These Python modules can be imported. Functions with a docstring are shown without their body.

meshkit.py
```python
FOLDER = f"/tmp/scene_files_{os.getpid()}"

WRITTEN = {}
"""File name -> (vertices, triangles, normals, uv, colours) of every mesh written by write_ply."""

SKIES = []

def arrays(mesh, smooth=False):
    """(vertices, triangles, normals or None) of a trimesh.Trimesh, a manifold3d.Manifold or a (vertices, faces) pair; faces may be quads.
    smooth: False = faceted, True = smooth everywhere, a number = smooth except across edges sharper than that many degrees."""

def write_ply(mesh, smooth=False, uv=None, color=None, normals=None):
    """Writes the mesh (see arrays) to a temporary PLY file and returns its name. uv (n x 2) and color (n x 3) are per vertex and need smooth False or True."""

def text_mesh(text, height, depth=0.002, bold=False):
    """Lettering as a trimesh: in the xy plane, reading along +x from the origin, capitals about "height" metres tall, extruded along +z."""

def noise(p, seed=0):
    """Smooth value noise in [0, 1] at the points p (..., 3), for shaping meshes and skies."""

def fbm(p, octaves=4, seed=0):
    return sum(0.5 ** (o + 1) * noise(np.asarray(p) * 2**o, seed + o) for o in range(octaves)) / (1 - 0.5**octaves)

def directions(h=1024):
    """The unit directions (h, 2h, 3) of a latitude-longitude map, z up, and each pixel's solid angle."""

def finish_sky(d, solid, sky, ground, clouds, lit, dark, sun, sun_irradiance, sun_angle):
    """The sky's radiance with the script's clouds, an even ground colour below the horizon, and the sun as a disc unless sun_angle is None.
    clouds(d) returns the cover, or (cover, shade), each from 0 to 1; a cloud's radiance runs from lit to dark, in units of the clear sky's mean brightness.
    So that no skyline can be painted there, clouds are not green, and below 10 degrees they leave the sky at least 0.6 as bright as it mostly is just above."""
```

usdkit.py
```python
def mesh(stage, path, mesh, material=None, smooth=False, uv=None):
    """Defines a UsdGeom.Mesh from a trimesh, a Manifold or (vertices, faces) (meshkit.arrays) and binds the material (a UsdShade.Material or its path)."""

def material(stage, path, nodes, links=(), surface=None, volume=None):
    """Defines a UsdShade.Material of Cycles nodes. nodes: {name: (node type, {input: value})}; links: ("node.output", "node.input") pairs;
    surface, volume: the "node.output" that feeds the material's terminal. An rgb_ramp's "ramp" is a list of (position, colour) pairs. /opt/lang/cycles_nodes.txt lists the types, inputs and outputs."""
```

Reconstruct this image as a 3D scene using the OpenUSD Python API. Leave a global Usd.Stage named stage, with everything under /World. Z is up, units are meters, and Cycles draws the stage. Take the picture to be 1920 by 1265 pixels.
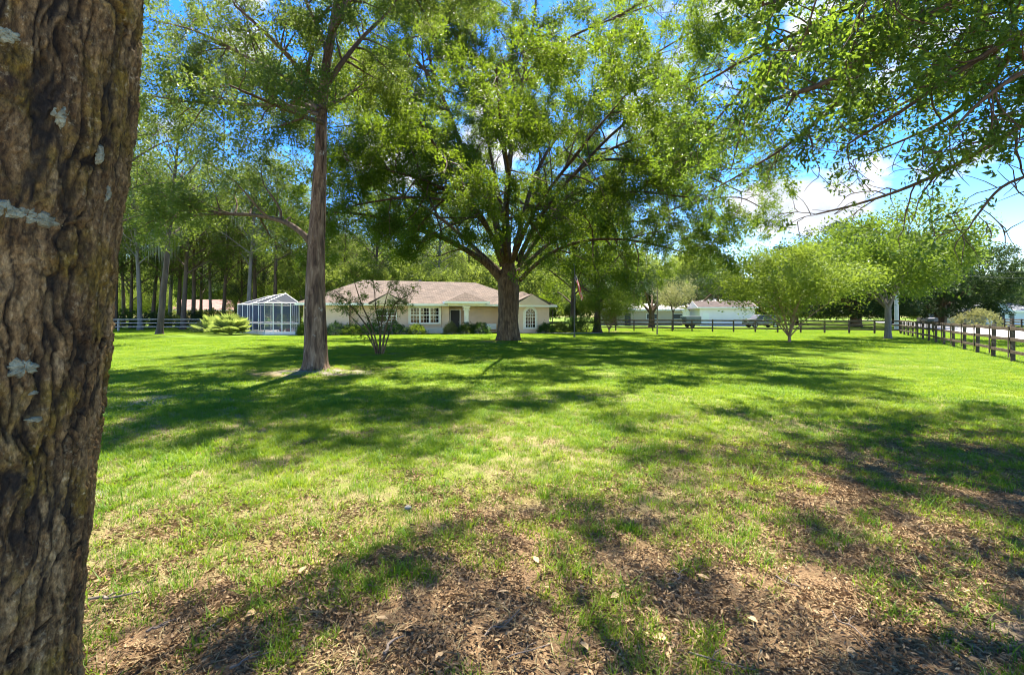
import math, random
import numpy as np
import trimesh
import usdkit, meshkit
from shapely.geometry import Polygon, Point, box as sbox
from pxr import Usd, UsdGeom, UsdLux, UsdShade, Gf, Sdf, Vt

stage = Usd.Stage.CreateInMemory()
UsdGeom.SetStageUpAxis(stage, UsdGeom.Tokens.z)
UsdGeom.SetStageMetersPerUnit(stage, 1.0)
UsdGeom.Xform.Define(stage, '/World')
UsdGeom.Scope.Define(stage, '/World/Looks')
_T = Sdf.ValueTypeNames
PI = math.pi

# ------------------------------------------------------------------ camera, sky, sun, exposure
F, CX, HZ, EYE = 864.0, 960.0, 592.0, 1.6          # focal length and horizon in photograph pixels, eye height
EXPOSURE = 2.35
SUN_EL, SUN_AZ = math.radians(65), math.radians(3)  # azimuth measured from +y towards +x
SUN_INT, SKY_STR = 1.25, 0.105

cam = UsdGeom.Camera.Define(stage, '/World/camera')
cam.CreateHorizontalApertureAttr(36.0)
cam.CreateVerticalApertureAttr(36.0 * 674 / 1024)
cam.CreateFocalLengthAttr(36.0 * F / 1920)
cam.CreateVerticalApertureOffsetAttr(-(632.5 - HZ) / 1920 * 36.0)
cam.CreateClippingRangeAttr(Gf.Vec2f(0.05, 5000))
cam.CreateExposureAttr(EXPOSURE)
cam.AddTranslateOp().Set(Gf.Vec3d(0, 0, EYE))
cam.AddRotateXOp().Set(90.0)

def add_sky():
    n = {
        'sky': ('sky_texture', dict(sky_type='single_scattering', sun_disc=False, sun_elevation=SUN_EL, sun_rotation=SUN_AZ,
                                    altitude=0.0, air_density=1.0, aerosol_density=0.25, ozone_density=1.4)),
        'tc': ('texture_coordinate', {}),
        'mp': ('mapping', dict(scale=(1.0, 1.0, 1.7), location=(0.3, 0.1, 0.0))),
        'n1': ('noise_texture', dict(scale=4.2, detail=10.0, roughness=0.60, distortion=0.1)),
        'm1': ('map_range', dict(from_min=0.60, from_max=0.68, clamp=True)),
        'n2': ('noise_texture', dict(scale=9.0, detail=7.0, roughness=0.6)),
        'shade': ('rgb_ramp', dict(ramp=[(0.36, (0.55, 0.63, 0.75)), (0.60, (1, 1, 1))])),
        'cl': ('mix', dict(mix_type='multiply', fac=1.0, color2=(2.5, 2.5, 2.56))),
        'mix': ('mix', dict(mix_type='mix')),
        'hs': ('hsv', dict(hue=0.512, saturation=1.5, value=0.72)),
        'bg': ('background_shader', dict(strength=SKY_STR)),
    }
    links = [('tc.generated', 'mp.vector'), ('mp.vector', 'n1.vector'), ('mp.vector', 'n2.vector'), ('n2.fac', 'shade.fac'), ('shade.color', 'cl.color1'),
             ('sky.color', 'hs.color'), ('hs.color', 'mix.color1'), ('cl.color', 'mix.color2'), ('m1.result', 'mix.fac'), ('mix.color', 'bg.color')]
    prev = 'n1.fac'   # cumulus banks: centre (photograph pixel), angular radius, weight
    for k, (x, y, r, w) in enumerate([(1430, 430, .12, .24), (1570, 385, .09, .15), (1900, 470, .09, .17), (740, 20, .12, .17), (440, -10, .12, .15), (480, 100, .07, .13), (1250, 160, .16, .15), (1850, 260, .10, .12), (1500, 60, .20, .17), (1750, 60, .14, .15), (930, 230, .12, .13), (700, 270, .12, .12)]):
        v = np.array([(x - CX) / F, 1.0, (HZ - y) / F]); v = v / np.linalg.norm(v)
        n[f'd{k}'] = ('vector_math', dict(math_type='distance', vector2=tuple(v))); n[f'r{k}'] = ('map_range', dict(from_min=r, from_max=0.0, to_min=0.0, to_max=w, clamp=True)); n[f'a{k}'] = ('math', dict(math_type='add'))
        links += [('tc.generated', f'd{k}.vector1'), (f'd{k}.value', f'r{k}.value'), (f'r{k}.result', f'a{k}.value1'), (prev, f'a{k}.value2')]; prev = f'a{k}.value'
    links.append((prev, 'm1.value'))
    m = usdkit.material(stage, '/World/Looks/sky_look', n, links, surface='bg.background')
    d = UsdLux.DomeLight.Define(stage, '/World/sky')
    UsdShade.MaterialBindingAPI.Apply(d.GetPrim()).Bind(m)
    d.GetPrim().SetCustomDataByKey('kind', 'structure')
add_sky()
sun = UsdLux.DistantLight.Define(stage, '/World/sun')
sun.CreateIntensityAttr(SUN_INT); sun.CreateAngleAttr(0.53); sun.CreateNormalizeAttr(True)
sun.CreateColorAttr(Gf.Vec3f(1.0, 0.94, 0.84))
# the light shines along -z: rotate so +z points at the sun
sun.AddRotateZOp().Set(-math.degrees(SUN_AZ)); sun.AddRotateXOp().Set(-(90 - math.degrees(SUN_EL)))

# ------------------------------------------------------------------ helpers
def at(x, y, d):
    """The world point seen at photograph pixel (x, y) at depth d."""
    return np.array([(x - CX) / F * d, d, EYE + (HZ - y) / F * d])
def ground_at(x, y):
    d = EYE * F / (y - HZ)
    return np.array([(x - CX) / F * d, d, 0.0])

_count = {}
def numbered(parent, name):
    k = (parent, name)
    c = _count.get(k, 0); _count[k] = c + 1
    return name if c == 0 else f'{name}_{c:03d}'
def tag(prim, label=None, cat=None, group=None, kind=None):
    p = prim.GetPrim() if hasattr(prim, 'GetPrim') else prim
    for k, v in (('label', label), ('category', cat), ('group', group), ('kind', kind)):
        if v: p.SetCustomDataByKey(k, v)
    return p
def path_of(parent):
    return '/World' if parent is None else str(parent.GetPath())
def obj(name, mesh, mat, parent=None, smooth=False, **attrs):
    pp = path_of(parent)
    m = usdkit.mesh(stage, f'{pp}/{numbered(pp, name)}', mesh, mat, smooth)
    for k, v in attrs.items():
        if v is not None:
            UsdGeom.PrimvarsAPI(m).CreatePrimvar(k, _T.FloatArray, 'vertex').Set(Vt.FloatArray.FromNumpy(np.asarray(v, np.float32)))
    return m.GetPrim()
def thing(name, label, cat, loc=(0, 0, 0), rotz=0, group=None, scale=None):
    x = UsdGeom.Xform.Define(stage, '/World/' + numbered('/World', name))
    x.AddTranslateOp().Set(Gf.Vec3d(*map(float, loc)))
    x.AddRotateZOp().Set(math.degrees(rotz))
    if scale is not None: x.AddScaleOp().Set(Gf.Vec3f(*([float(scale)] * 3 if np.ndim(scale) == 0 else map(float, scale))))
    return tag(x, label, cat, group)
def dup(root, name, label, loc, rotz, scale=None, group=None):
    was = root.GetCustomData()
    r = thing(name, label, was['category'], loc, rotz, group or was.get('group'), scale)
    for c in root.GetChildren():
        pass
    r.GetReferences().AddInternalReference(root.GetPath())
    r.SetInstanceable(True)
    return r
def struct(name, mesh, mat, smooth=False, **attrs):
    return tag(obj(name, mesh, mat, None, smooth, **attrs), kind='structure')

def cat_mesh(parts):
    vs, fs, n = [], [], 0
    for p in parts:
        v, f = (p.vertices, p.faces) if hasattr(p, 'vertices') else p[:2]
        vs.append(np.asarray(v)); fs.append(np.asarray(f) + n); n += len(v)
    return trimesh.Trimesh(np.vstack(vs), np.vstack(fs), process=False)
def bx(x0, x1, y0, y1, z0, z1):
    m = trimesh.creation.box([x1 - x0, y1 - y0, z1 - z0]); m.apply_translation([(x0 + x1) / 2, (y0 + y1) / 2, (z0 + z1) / 2]); return m
def chamfer_box(x0, x1, y0, y1, z0, z1, c):
    c = min(c, (x1 - x0) / 2.01, (y1 - y0) / 2.01, (z1 - z0) / 2.01)
    pts = []
    for a in (0, 1):
        for b in (0, 1):
            for e in (0, 1):
                X, Y, Z = (x0, x1)[a], (y0, y1)[b], (z0, z1)[e]
                sx, sy, sz = (c, -c)[a], (c, -c)[b], (c, -c)[e]
                pts += [[X + sx, Y + sy, Z], [X + sx, Y, Z + sz], [X, Y + sy, Z + sz]]
    return trimesh.convex.convex_hull(np.array(pts))
def tf(mesh, rz=0, loc=(0, 0, 0)):
    m = mesh.copy(); m.apply_transform(trimesh.transformations.rotation_matrix(rz, [0, 0, 1])); m.apply_translation(loc); return m
def unit(v):
    v = np.asarray(v, float); return v / (np.linalg.norm(v, axis=-1, keepdims=True) + 1e-12)

def resample(pts, n):
    """Smooth (Catmull-Rom) polyline through pts with n points."""
    p = np.asarray(pts, float)
    if len(p) < 3:
        t = np.linspace(0, 1, n)[:, None]; return p[0] * (1 - t) + p[-1] * t
    q = np.vstack([2 * p[0] - p[1], p, 2 * p[-1] - p[-2]])
    s = np.linspace(0, len(p) - 1 - 1e-9, n); i = s.astype(int); t = (s - i)[:, None]
    a, b, c, d = q[i], q[i + 1], q[i + 2], q[i + 3]
    return 0.5 * ((2 * b) + (-a + c) * t + (2 * a - 5 * b + 4 * c - d) * t ** 2 + (-a + 3 * b - 3 * c + d) * t ** 3)
def frames(p):
    t = unit(np.gradient(p, axis=0))
    a = np.zeros_like(t)
    ref = np.array([1.0, 0, 0]) if abs(t[0, 0]) < 0.8 else np.array([0, 1.0, 0])
    for i in range(len(t)):
        ref = ref - t[i] * (ref @ t[i]); ref = ref / (np.linalg.norm(ref) + 1e-12); a[i] = ref
    return t, a, np.cross(t, a)
def tube(p, r, sides=6, rfun=None, cap=True):
    """Tapered tube along the polyline p; rfun(theta, i, s) can modulate the radius."""
    p = np.asarray(p, float); n = len(p)
    r = np.broadcast_to(np.asarray(r, float), (n,))
    t, a, b = frames(p)
    th = np.arange(sides) * 2 * PI / sides
    R = np.broadcast_to(r[:, None], (n, sides)).copy()
    if rfun is not None: R = rfun(th[None, :], R)
    v = (p[:, None] + R[..., None] * (np.cos(th)[None, :, None] * a[:, None] + np.sin(th)[None, :, None] * b[:, None])).reshape(-1, 3)
    i, j = np.meshgrid(np.arange(n - 1), np.arange(sides), indexing='ij')
    q = np.stack([i * sides + j, i * sides + (j + 1) % sides, (i + 1) * sides + (j + 1) % sides, (i + 1) * sides + j], -1).reshape(-1, 4)
    f = np.vstack([q[:, [0, 1, 2]], q[:, [0, 2, 3]]])
    if cap:
        k = len(v); v = np.vstack([v, p[-1:], p[:1]])
        jj = np.arange(sides); e = (n - 1) * sides
        f = np.vstack([f, np.stack([e + jj, e + (jj + 1) % sides, np.full(sides, k)], 1), np.stack([(jj + 1) % sides, jj, np.full(sides, k + 1)], 1)])
    return v, f
def rot_from(dirs, roll):
    """Rotation matrices whose x axis is dirs, rolled about it."""
    x = unit(dirs); up = np.where(np.abs(x[:, 2:3]) < 0.95, [[0, 0, 1.0]], [[1.0, 0, 0]])
    y = unit(np.cross(up, x)); z = np.cross(x, y)
    c, s = np.cos(roll)[:, None], np.sin(roll)[:, None]
    return np.stack([x, y * c + z * s, -y * s + z * c], -1)
def quats(R):
    from scipy.spatial.transform import Rotation
    q = Rotation.from_matrix(R).as_quat()
    return Vt.QuathArray([Gf.Quath(float(w), float(x), float(y), float(z)) for x, y, z, w in q])
def instancer(name, parent, protos, pos, R, scale, which, mat, label=None, cat=None, kind='stuff'):
    """protos: list of (v, f, tone)."""
    pp = path_of(parent); path = f'{pp}/{numbered(pp, name)}'
    pi = UsdGeom.PointInstancer.Define(stage, path)
    rel = pi.CreatePrototypesRel()
    for k, (v, f, tone) in enumerate(protos):
        m = usdkit.mesh(stage, f'{path}/sprig_{k:03d}' if k else f'{path}/sprig', (v, f), mat, False)
        UsdGeom.PrimvarsAPI(m).CreatePrimvar('tone', _T.FloatArray, 'vertex').Set(Vt.FloatArray.FromNumpy(np.asarray(tone, np.float32)))
        rel.AddTarget(m.GetPath())
    pi.CreatePositionsAttr(Vt.Vec3fArray.FromNumpy(np.asarray(pos, np.float32)))
    pi.CreateOrientationsAttr(quats(R))
    sc = np.asarray(scale, np.float32); sc = np.repeat(sc[:, None], 3, 1) if sc.ndim == 1 else sc
    pi.CreateScalesAttr(Vt.Vec3fArray.FromNumpy(np.ascontiguousarray(sc)))
    pi.CreateProtoIndicesAttr(Vt.IntArray.FromNumpy(np.asarray(which, np.int32)))
    return tag(pi, label, cat, None, kind)

# ------------------------------------------------------------------ materials
def mat(name, nodes, links, surface):
    return usdkit.material(stage, '/World/Looks/' + name, nodes, links, surface=surface)
def plain(name, color, rough=0.6, metallic=0.0, var=0.0, scale=6.0, bump=0.0, bscale=40.0, spec=0.4):
    n = {'p': ('principled_bsdf', dict(base_color=color, roughness=rough, metallic=metallic, specular_ior_level=spec))}; l = []
    if var or bump: n['tc'] = ('texture_coordinate', {})
    if var:
        n['n'] = ('noise_texture', dict(scale=scale, detail=5.0, roughness=0.6))
        c = np.array(color)
        n['r'] = ('rgb_ramp', dict(ramp=[(0.3, tuple(c * (1 - var))), (0.7, tuple(np.minimum(c * (1 + var), 0.95)))]))
        l += [('tc.object', 'n.vector'), ('n.fac', 'r.fac'), ('r.color', 'p.base_color')]
    if bump:
        n['nb'] = ('noise_texture', dict(scale=bscale, detail=4.0)); n['b'] = ('bump', dict(strength=bump, distance=0.02))
        l += [('tc.object', 'nb.vector'), ('nb.fac', 'b.height'), ('b.normal', 'p.normal')]
    return mat(name, n, l, 'p.BSDF')
def leaf_mat(name, dark, light, trans, tfac=0.42, rough=0.45):
    """Leaves: a glossy-diffuse face mixed with translucency; tone per leaf, random per sprig."""
    d, l_, t = np.array(dark), np.array(light), np.array(trans)
    n = {'at': ('attribute', dict(attribute='tone')), 'oi': ('object_info', {}),
         'add': ('math', dict(math_type='multiply_add', value2=0.6)), 'om': ('math', dict(math_type='multiply', value2=0.4)),
         'r': ('rgb_ramp', dict(ramp=[(0.0, tuple(d)), (1.0, tuple(l_))])),
         'rt': ('rgb_ramp', dict(ramp=[(0.0, tuple(t * 0.6)), (1.0, tuple(t * 1.25))])),
         'p': ('principled_bsdf', dict(roughness=rough, specular_ior_level=0.14)), 't': ('translucent_bsdf', {}), 'm': ('mix_closure', dict(fac=tfac))}
    l = [('oi.random', 'om.value1'), ('at.fac', 'add.value1'), ('om.value', 'add.value3'), ('add.value', 'r.fac'), ('add.value', 'rt.fac'),
         ('r.color', 'p.base_color'), ('rt.color', 't.color'), ('p.BSDF', 'm.closure1'), ('t.BSDF', 'm.closure2')]
    return mat(name, n, l, 'm.closure')
def bark_mat(name, cols, xy=9.0, z=1.6, bump=0.9, dist=0.03, lichen=0.0, lich_col=(0.34, 0.35, 0.29)):
    """Bark: colours along stretched noise, fissures in bump, pale lichen blotches."""
    n = {'tc': ('texture_coordinate', {}), 'mp': ('mapping', dict(scale=(xy, xy, z))), 'mp2': ('mapping', dict(scale=(xy * 3, xy * 3, z * 5))),
         'n1': ('noise_texture', dict(scale=1.0, detail=7.0, roughness=0.65, distortion=0.6)),
         'n2': ('noise_texture', dict(scale=1.0, detail=5.0, roughness=0.7)),
         'r': ('rgb_ramp', dict(ramp=[(p, c) for p, c in cols])),
         'mixh': ('math', dict(math_type='multiply_add', value2=0.35)),
         'b': ('bump', dict(strength=bump, distance=dist)),
         'p': ('principled_bsdf', dict(roughness=0.85, specular_ior_level=0.2))}
    l = [('tc.object', 'mp.vector'), ('tc.object', 'mp2.vector'), ('mp.vector', 'n1.vector'), ('mp2.vector', 'n2.vector'),
         ('n2.fac', 'mixh.value1'), ('n1.fac', 'mixh.value3'), ('mixh.value', 'b.height'), ('b.normal', 'p.normal'), ('n1.fac', 'r.fac')]
    if lichen:
        n['n3'] = ('noise_texture', dict(scale=3.2, detail=8.0, roughness=0.72))
        n['m3'] = ('map_range', dict(from_min=0.66 - 0.1 * lichen, from_max=0.74 - 0.1 * lichen, clamp=True))
        n['mx'] = ('mix', dict(color2=lich_col))
        l += [('tc.object', 'n3.vector'), ('n3.fac', 'm3.value'), ('m3.result', 'mx.fac'), ('r.color', 'mx.color1'), ('mx.color', 'p.base_color')]
    else: l += [('r.color', 'p.base_color')]
    return mat(name, n, l, 'p.BSDF')

M = {}
M['leaf_oak'] = leaf_mat('leaf_oak', (0.020, 0.050, 0.007), (0.080, 0.138, 0.013), (0.20, 0.29, 0.014), 0.46)
M['leaf_mid'] = leaf_mat('leaf_mid', (0.028, 0.062, 0.012), (0.080, 0.125, 0.022), (0.20, 0.27, 0.03), 0.42)
M['leaf_near'] = leaf_mat('leaf_near', (0.022, 0.060, 0.014), (0.065, 0.125, 0.022), (0.22, 0.33, 0.025), 0.44, 0.38)
M['leaf_wood'] = leaf_mat('leaf_wood', (0.030, 0.068, 0.018), (0.085, 0.125, 0.026), (0.16, 0.21, 0.025), 0.42)
M['leaf_dark'] = leaf_mat('leaf_dark', (0.018, 0.038, 0.013), (0.050, 0.080, 0.023), (0.06, 0.10, 0.02), 0.30)
M['leaf_lime'] = leaf_mat('leaf_lime', (0.060, 0.110, 0.012), (0.165, 0.220, 0.025), (0.24, 0.32, 0.03), 0.40)
M['leaf_maple'] = leaf_mat('leaf_maple', (0.040, 0.085, 0.012), (0.120, 0.175, 0.022), (0.20, 0.29, 0.025), 0.42)
M['leaf_far'] = leaf_mat('leaf_far', (0.060, 0.095, 0.022), (0.140, 0.190, 0.040), (0.30, 0.38, 0.05), 0.50)
M['leaf_pale'] = leaf_mat('leaf_pale', (0.16, 0.17, 0.06), (0.30, 0.28, 0.11), (0.30, 0.30, 0.10), 0.35)
M['leaf_palm'] = leaf_mat('leaf_palm', (0.12, 0.17, 0.05), (0.30, 0.34, 0.13), (0.34, 0.42, 0.08), 0.38)
M['leaf_shrub'] = leaf_mat('leaf_shrub', (0.020, 0.055, 0.014), (0.060, 0.110, 0.022), (0.10, 0.20, 0.02), 0.35)
M['moss'] = leaf_mat('hanging_moss_look', (0.16, 0.18, 0.13), (0.30, 0.32, 0.24), (0.2, 0.22, 0.15), 0.3)
def grass_mat():
    n = {'at': ('attribute', dict(attribute='tone')), 'geo': ('geometry', {}), 'n1': ('noise_texture', dict(scale=0.55, detail=6.0, roughness=0.65)), 'n2': ('noise_texture', dict(scale=4.5, detail=4.0, roughness=0.7)),
         'm1': ('map_range', dict(from_min=0.30, from_max=0.70, to_min=-0.25, to_max=0.45)), 'm2': ('map_range', dict(from_min=0.3, from_max=0.7, to_min=-0.15, to_max=0.35)),
         'k': ('math', dict(math_type='multiply', value2=0.55)), 'a1': ('math', dict(math_type='add')), 'a2': ('math', dict(math_type='add', use_clamp=True)),
         'r': ('rgb_ramp', dict(ramp=[(0.0, (0.045, 0.115, 0.007)), (0.5, (0.120, 0.205, 0.011)), (1.0, (0.245, 0.280, 0.030))])), 'rt': ('rgb_ramp', dict(ramp=[(0.0, (0.13, 0.28, 0.010)), (1.0, (0.40, 0.48, 0.018))])),
         'p': ('principled_bsdf', dict(roughness=0.5, specular_ior_level=0.18)), 't': ('translucent_bsdf', {}), 'm': ('mix_closure', dict(fac=0.42))}
    l = [('geo.position', 'n1.vector'), ('geo.position', 'n2.vector'), ('n1.fac', 'm1.value'), ('n2.fac', 'm2.value'), ('at.fac', 'k.value1'), ('k.value', 'a1.value1'), ('m1.result', 'a1.value2'),
         ('a1.value', 'a2.value1'), ('m2.result', 'a2.value2'), ('a2.value', 'r.fac'), ('a2.value', 'rt.fac'), ('r.color', 'p.base_color'), ('rt.color', 't.color'), ('p.BSDF', 'm.closure1'), ('t.BSDF', 'm.closure2')]
    return mat('grass_look', n, l, 'm.closure')
M['grass'] = grass_mat()
M['straw'] = leaf_mat('straw_look', (0.18, 0.135, 0.065), (0.42, 0.34, 0.17), (0.30, 0.24, 0.10), 0.25, 0.7)
M['dead_leaf'] = leaf_mat('dead_leaf_look', (0.085, 0.050, 0.022), (0.52, 0.36, 0.19), (0.12, 0.06, 0.02), 0.15, 0.7)
M['bark_oak'] = bark_mat('bark_oak', [(0.3, (0.022, 0.013, 0.007)), (0.5, (0.080, 0.049, 0.024)), (0.7, (0.17, 0.11, 0.06))], 9, 2.0, 1.0, 0.05)
M['bark_mid'] = bark_mat('bark_mid', [(0.34, (0.026, 0.015, 0.009)), (0.47, (0.088, 0.053, 0.031)), (0.58, (0.15, 0.096, 0.058)), (0.70, (0.25, 0.18, 0.12))], 9, 1.5, 1.0, 0.05, 0.45, (0.33, 0.31, 0.26))
M['bark_limb'] = bark_mat('bark_limb', [(0.3, (0.040, 0.025, 0.014)), (0.7, (0.125, 0.082, 0.046))], 9, 2.0, 0.8, 0.02)
M['bark_wood'] = bark_mat('bark_wood', [(0.3, (0.040, 0.028, 0.020)), (0.7, (0.120, 0.085, 0.060))], 5, 0.8, 0.8, 0.03)
M['bark_grey'] = bark_mat('bark_grey', [(0.3, (0.080, 0.070, 0.062)), (0.7, (0.18, 0.16, 0.142))], 5, 0.8, 0.6, 0.02)
M['bark_myrtle'] = bark_mat('bark_myrtle', [(0.3, (0.14, 0.085, 0.048)), (0.7, (0.30, 0.20, 0.12))], 8, 1.0, 0.4, 0.01)
M['lichen'] = plain('lichen_look', (0.24, 0.25, 0.17), 0.95, var=0.5, scale=30, bump=1.0, bscale=120)
M['fence_brown'] = bark_mat('fence_brown', [(0.3, (0.032, 0.022, 0.014)), (0.55, (0.075, 0.053, 0.036)), (0.75, (0.17, 0.135, 0.10))], 5, 5, 0.5, 0.01, 0.25, (0.24, 0.25, 0.16))
M['fence_grey'] = bark_mat('fence_grey', [(0.3, (0.18, 0.15, 0.13)), (0.7, (0.36, 0.32, 0.28))], 6, 6, 0.4, 0.01)
M['stucco'] = plain('stucco', (0.66, 0.47, 0.34), 0.9, var=0.07, scale=1.5, bump=0.25, bscale=60)
M['stucco_white'] = plain('stucco_white', (0.76, 0.67, 0.55), 0.85, var=0.05, scale=2.0, bump=0.2, bscale=60)
M['trim'] = plain('white_trim', (0.80, 0.76, 0.71), 0.5)
M['white_wall'] = plain('white_wall', (0.80, 0.71, 0.71), 0.7, var=0.05, scale=0.8)
M['cream_wall'] = plain('cream_wall', (0.40, 0.33, 0.24), 0.8, var=0.06, scale=0.8)
M['grey_wall'] = plain('grey_wall', (0.45, 0.50, 0.52), 0.8, var=0.06, scale=0.8)
M['orange_wall'] = plain('orange_wall', (0.62, 0.40, 0.24), 0.8, var=0.06, scale=0.8)
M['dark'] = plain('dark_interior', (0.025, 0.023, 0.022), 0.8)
M['dark_frame'] = plain('dark_frame', (0.035, 0.035, 0.038), 0.5)
M['concrete'] = plain('concrete', (0.50, 0.48, 0.45), 0.9, var=0.15, scale=2.5, bump=0.2, bscale=40)
M['asphalt'] = plain('asphalt', (0.33, 0.315, 0.30), 0.9, var=0.15, scale=1.2, bump=0.3, bscale=60)
M['pole_concrete'] = plain('pole_concrete', (0.30, 0.29, 0.28), 0.85, var=0.12, scale=2)
M['pole_wood'] = plain('pole_wood', (0.20, 0.15, 0.105), 0.85, var=0.25, scale=4)
M['pole_metal'] = plain('pole_metal', (0.07, 0.065, 0.06), 0.5, 0.3)
def cloth(name, c): return mat(name, {'d': ('diffuse_bsdf', dict(color=c)), 't': ('translucent_bsdf', dict(color=c)), 'm': ('mix_closure', dict(fac=.45))}, [('d.BSDF', 'm.closure1'), ('t.BSDF', 'm.closure2')], 'm.closure')
M['flag_red'] = cloth('flag_red', (0.75, 0.015, 0.030))
M['flag_white'] = cloth('flag_white', (0.88, 0.85, 0.82))
M['flag_blue'] = plain('flag_blue', (0.02, 0.035, 0.16), 0.7)
M['paint_beige'] = plain('paint_beige', (0.11, 0.098, 0.075), 0.3, 0.3)
M['paint_navy'] = plain('paint_navy', (0.02, 0.025, 0.06), 0.3, 0.2)
M['paint_red'] = plain('paint_red', (0.30, 0.05, 0.04), 0.35)
M['paint_white'] = plain('paint_white', (0.75, 0.75, 0.74), 0.35)
M['tyre'] = plain('tyre_rubber', (0.02, 0.02, 0.02), 0.85)
M['rim'] = plain('rim_metal', (0.45, 0.45, 0.46), 0.35, 0.8)
M['lamp_glass'] = plain('lamp_glass', (0.65, 0.62, 0.58), 0.2)
M['terracotta'] = plain('terracotta', (0.33, 0.13, 0.07), 0.8, var=0.15, scale=8)
M['stone'] = plain('stone', (0.20, 0.18, 0.155), 0.9, var=0.25, scale=9, bump=0.5)
M['twig'] = plain('dry_twig', (0.15, 0.115, 0.085), 0.9, var=0.3, scale=20)
M['wire'] = plain('black_wire', (0.03, 0.03, 0.03), 0.6)
M['metal_grey'] = plain('galvanised', (0.13, 0.135, 0.125), 0.5, 0.5, var=0.2, scale=4)
M['pool'] = plain('pool_water', (0.05, 0.25, 0.33), 0.08)
def shingle(name, a, b):
    n = {'tc': ('texture_coordinate', {}), 'mp': ('mapping', dict(scale=(1.0, 1.0, 2.2))), 'sx': ('separate_xyz', {}), 'cx': ('combine_xyz', {}),
         'br': ('brick_texture', dict(color1=a, color2=b, mortar=tuple(np.array(a) * 0.5), scale=1.0, mortar_size=0.02, mortar_smooth=0.4, brick_width=0.45, row_height=0.24, bias=0.0)),
         'n': ('noise_texture', dict(scale=1.3, detail=5.0)), 'r': ('rgb_ramp', dict(ramp=[(0.3, (0.75, 0.75, 0.75)), (0.7, (1.15, 1.12, 1.1))])),
         'mx': ('mix', dict(mix_type='multiply', fac=1.0)), 'p': ('principled_bsdf', dict(roughness=0.9, specular_ior_level=0.2)),
         'b': ('bump', dict(strength=0.4, distance=0.02, invert=True))}
    l = [('tc.object', 'mp.vector'), ('mp.vector', 'sx.vector'), ('sx.x', 'cx.x'), ('sx.z', 'cx.y'), ('cx.vector', 'br.vector'), ('tc.object', 'n.vector'), ('n.fac', 'r.fac'),
         ('br.color', 'mx.color1'), ('r.color', 'mx.color2'), ('mx.color', 'p.base_color'), ('br.fac', 'b.height'), ('b.normal', 'p.normal')]
    return mat(name, n, l, 'p.BSDF')
M['roof'] = shingle('roof_red', (0.088, 0.064, 0.047), (0.130, 0.098, 0.075))
M['roof_pink'] = shingle('roof_pink', (0.26, 0.14, 0.115), (0.32, 0.19, 0.155))
M['roof_brown'] = shingle('roof_brown', (0.055, 0.040, 0.034), (0.085, 0.062, 0.052))
M['roof_grey'] = shingle('roof_grey', (0.24, 0.25, 0.27), (0.30, 0.31, 0.33))
M['roof_white'] = plain('roof_white_metal', (0.34, 0.31, 0.29), 0.5, var=0.05)
def pane_mat():
    n = {'f': ('fresnel', dict(IOR=1.5)), 't': ('transparent_bsdf', dict(color=(0.55, 0.58, 0.58))), 'g': ('glossy_bsdf', dict(color=(0.9, 0.9, 0.9), roughness=0.02)), 'm': ('mix_closure', {})}
    return mat('window_glass', n, [('f.fac', 'm.fac'), ('t.BSDF', 'm.closure1'), ('g.BSDF', 'm.closure2')], 'm.closure')
M['glass'] = pane_mat()
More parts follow.
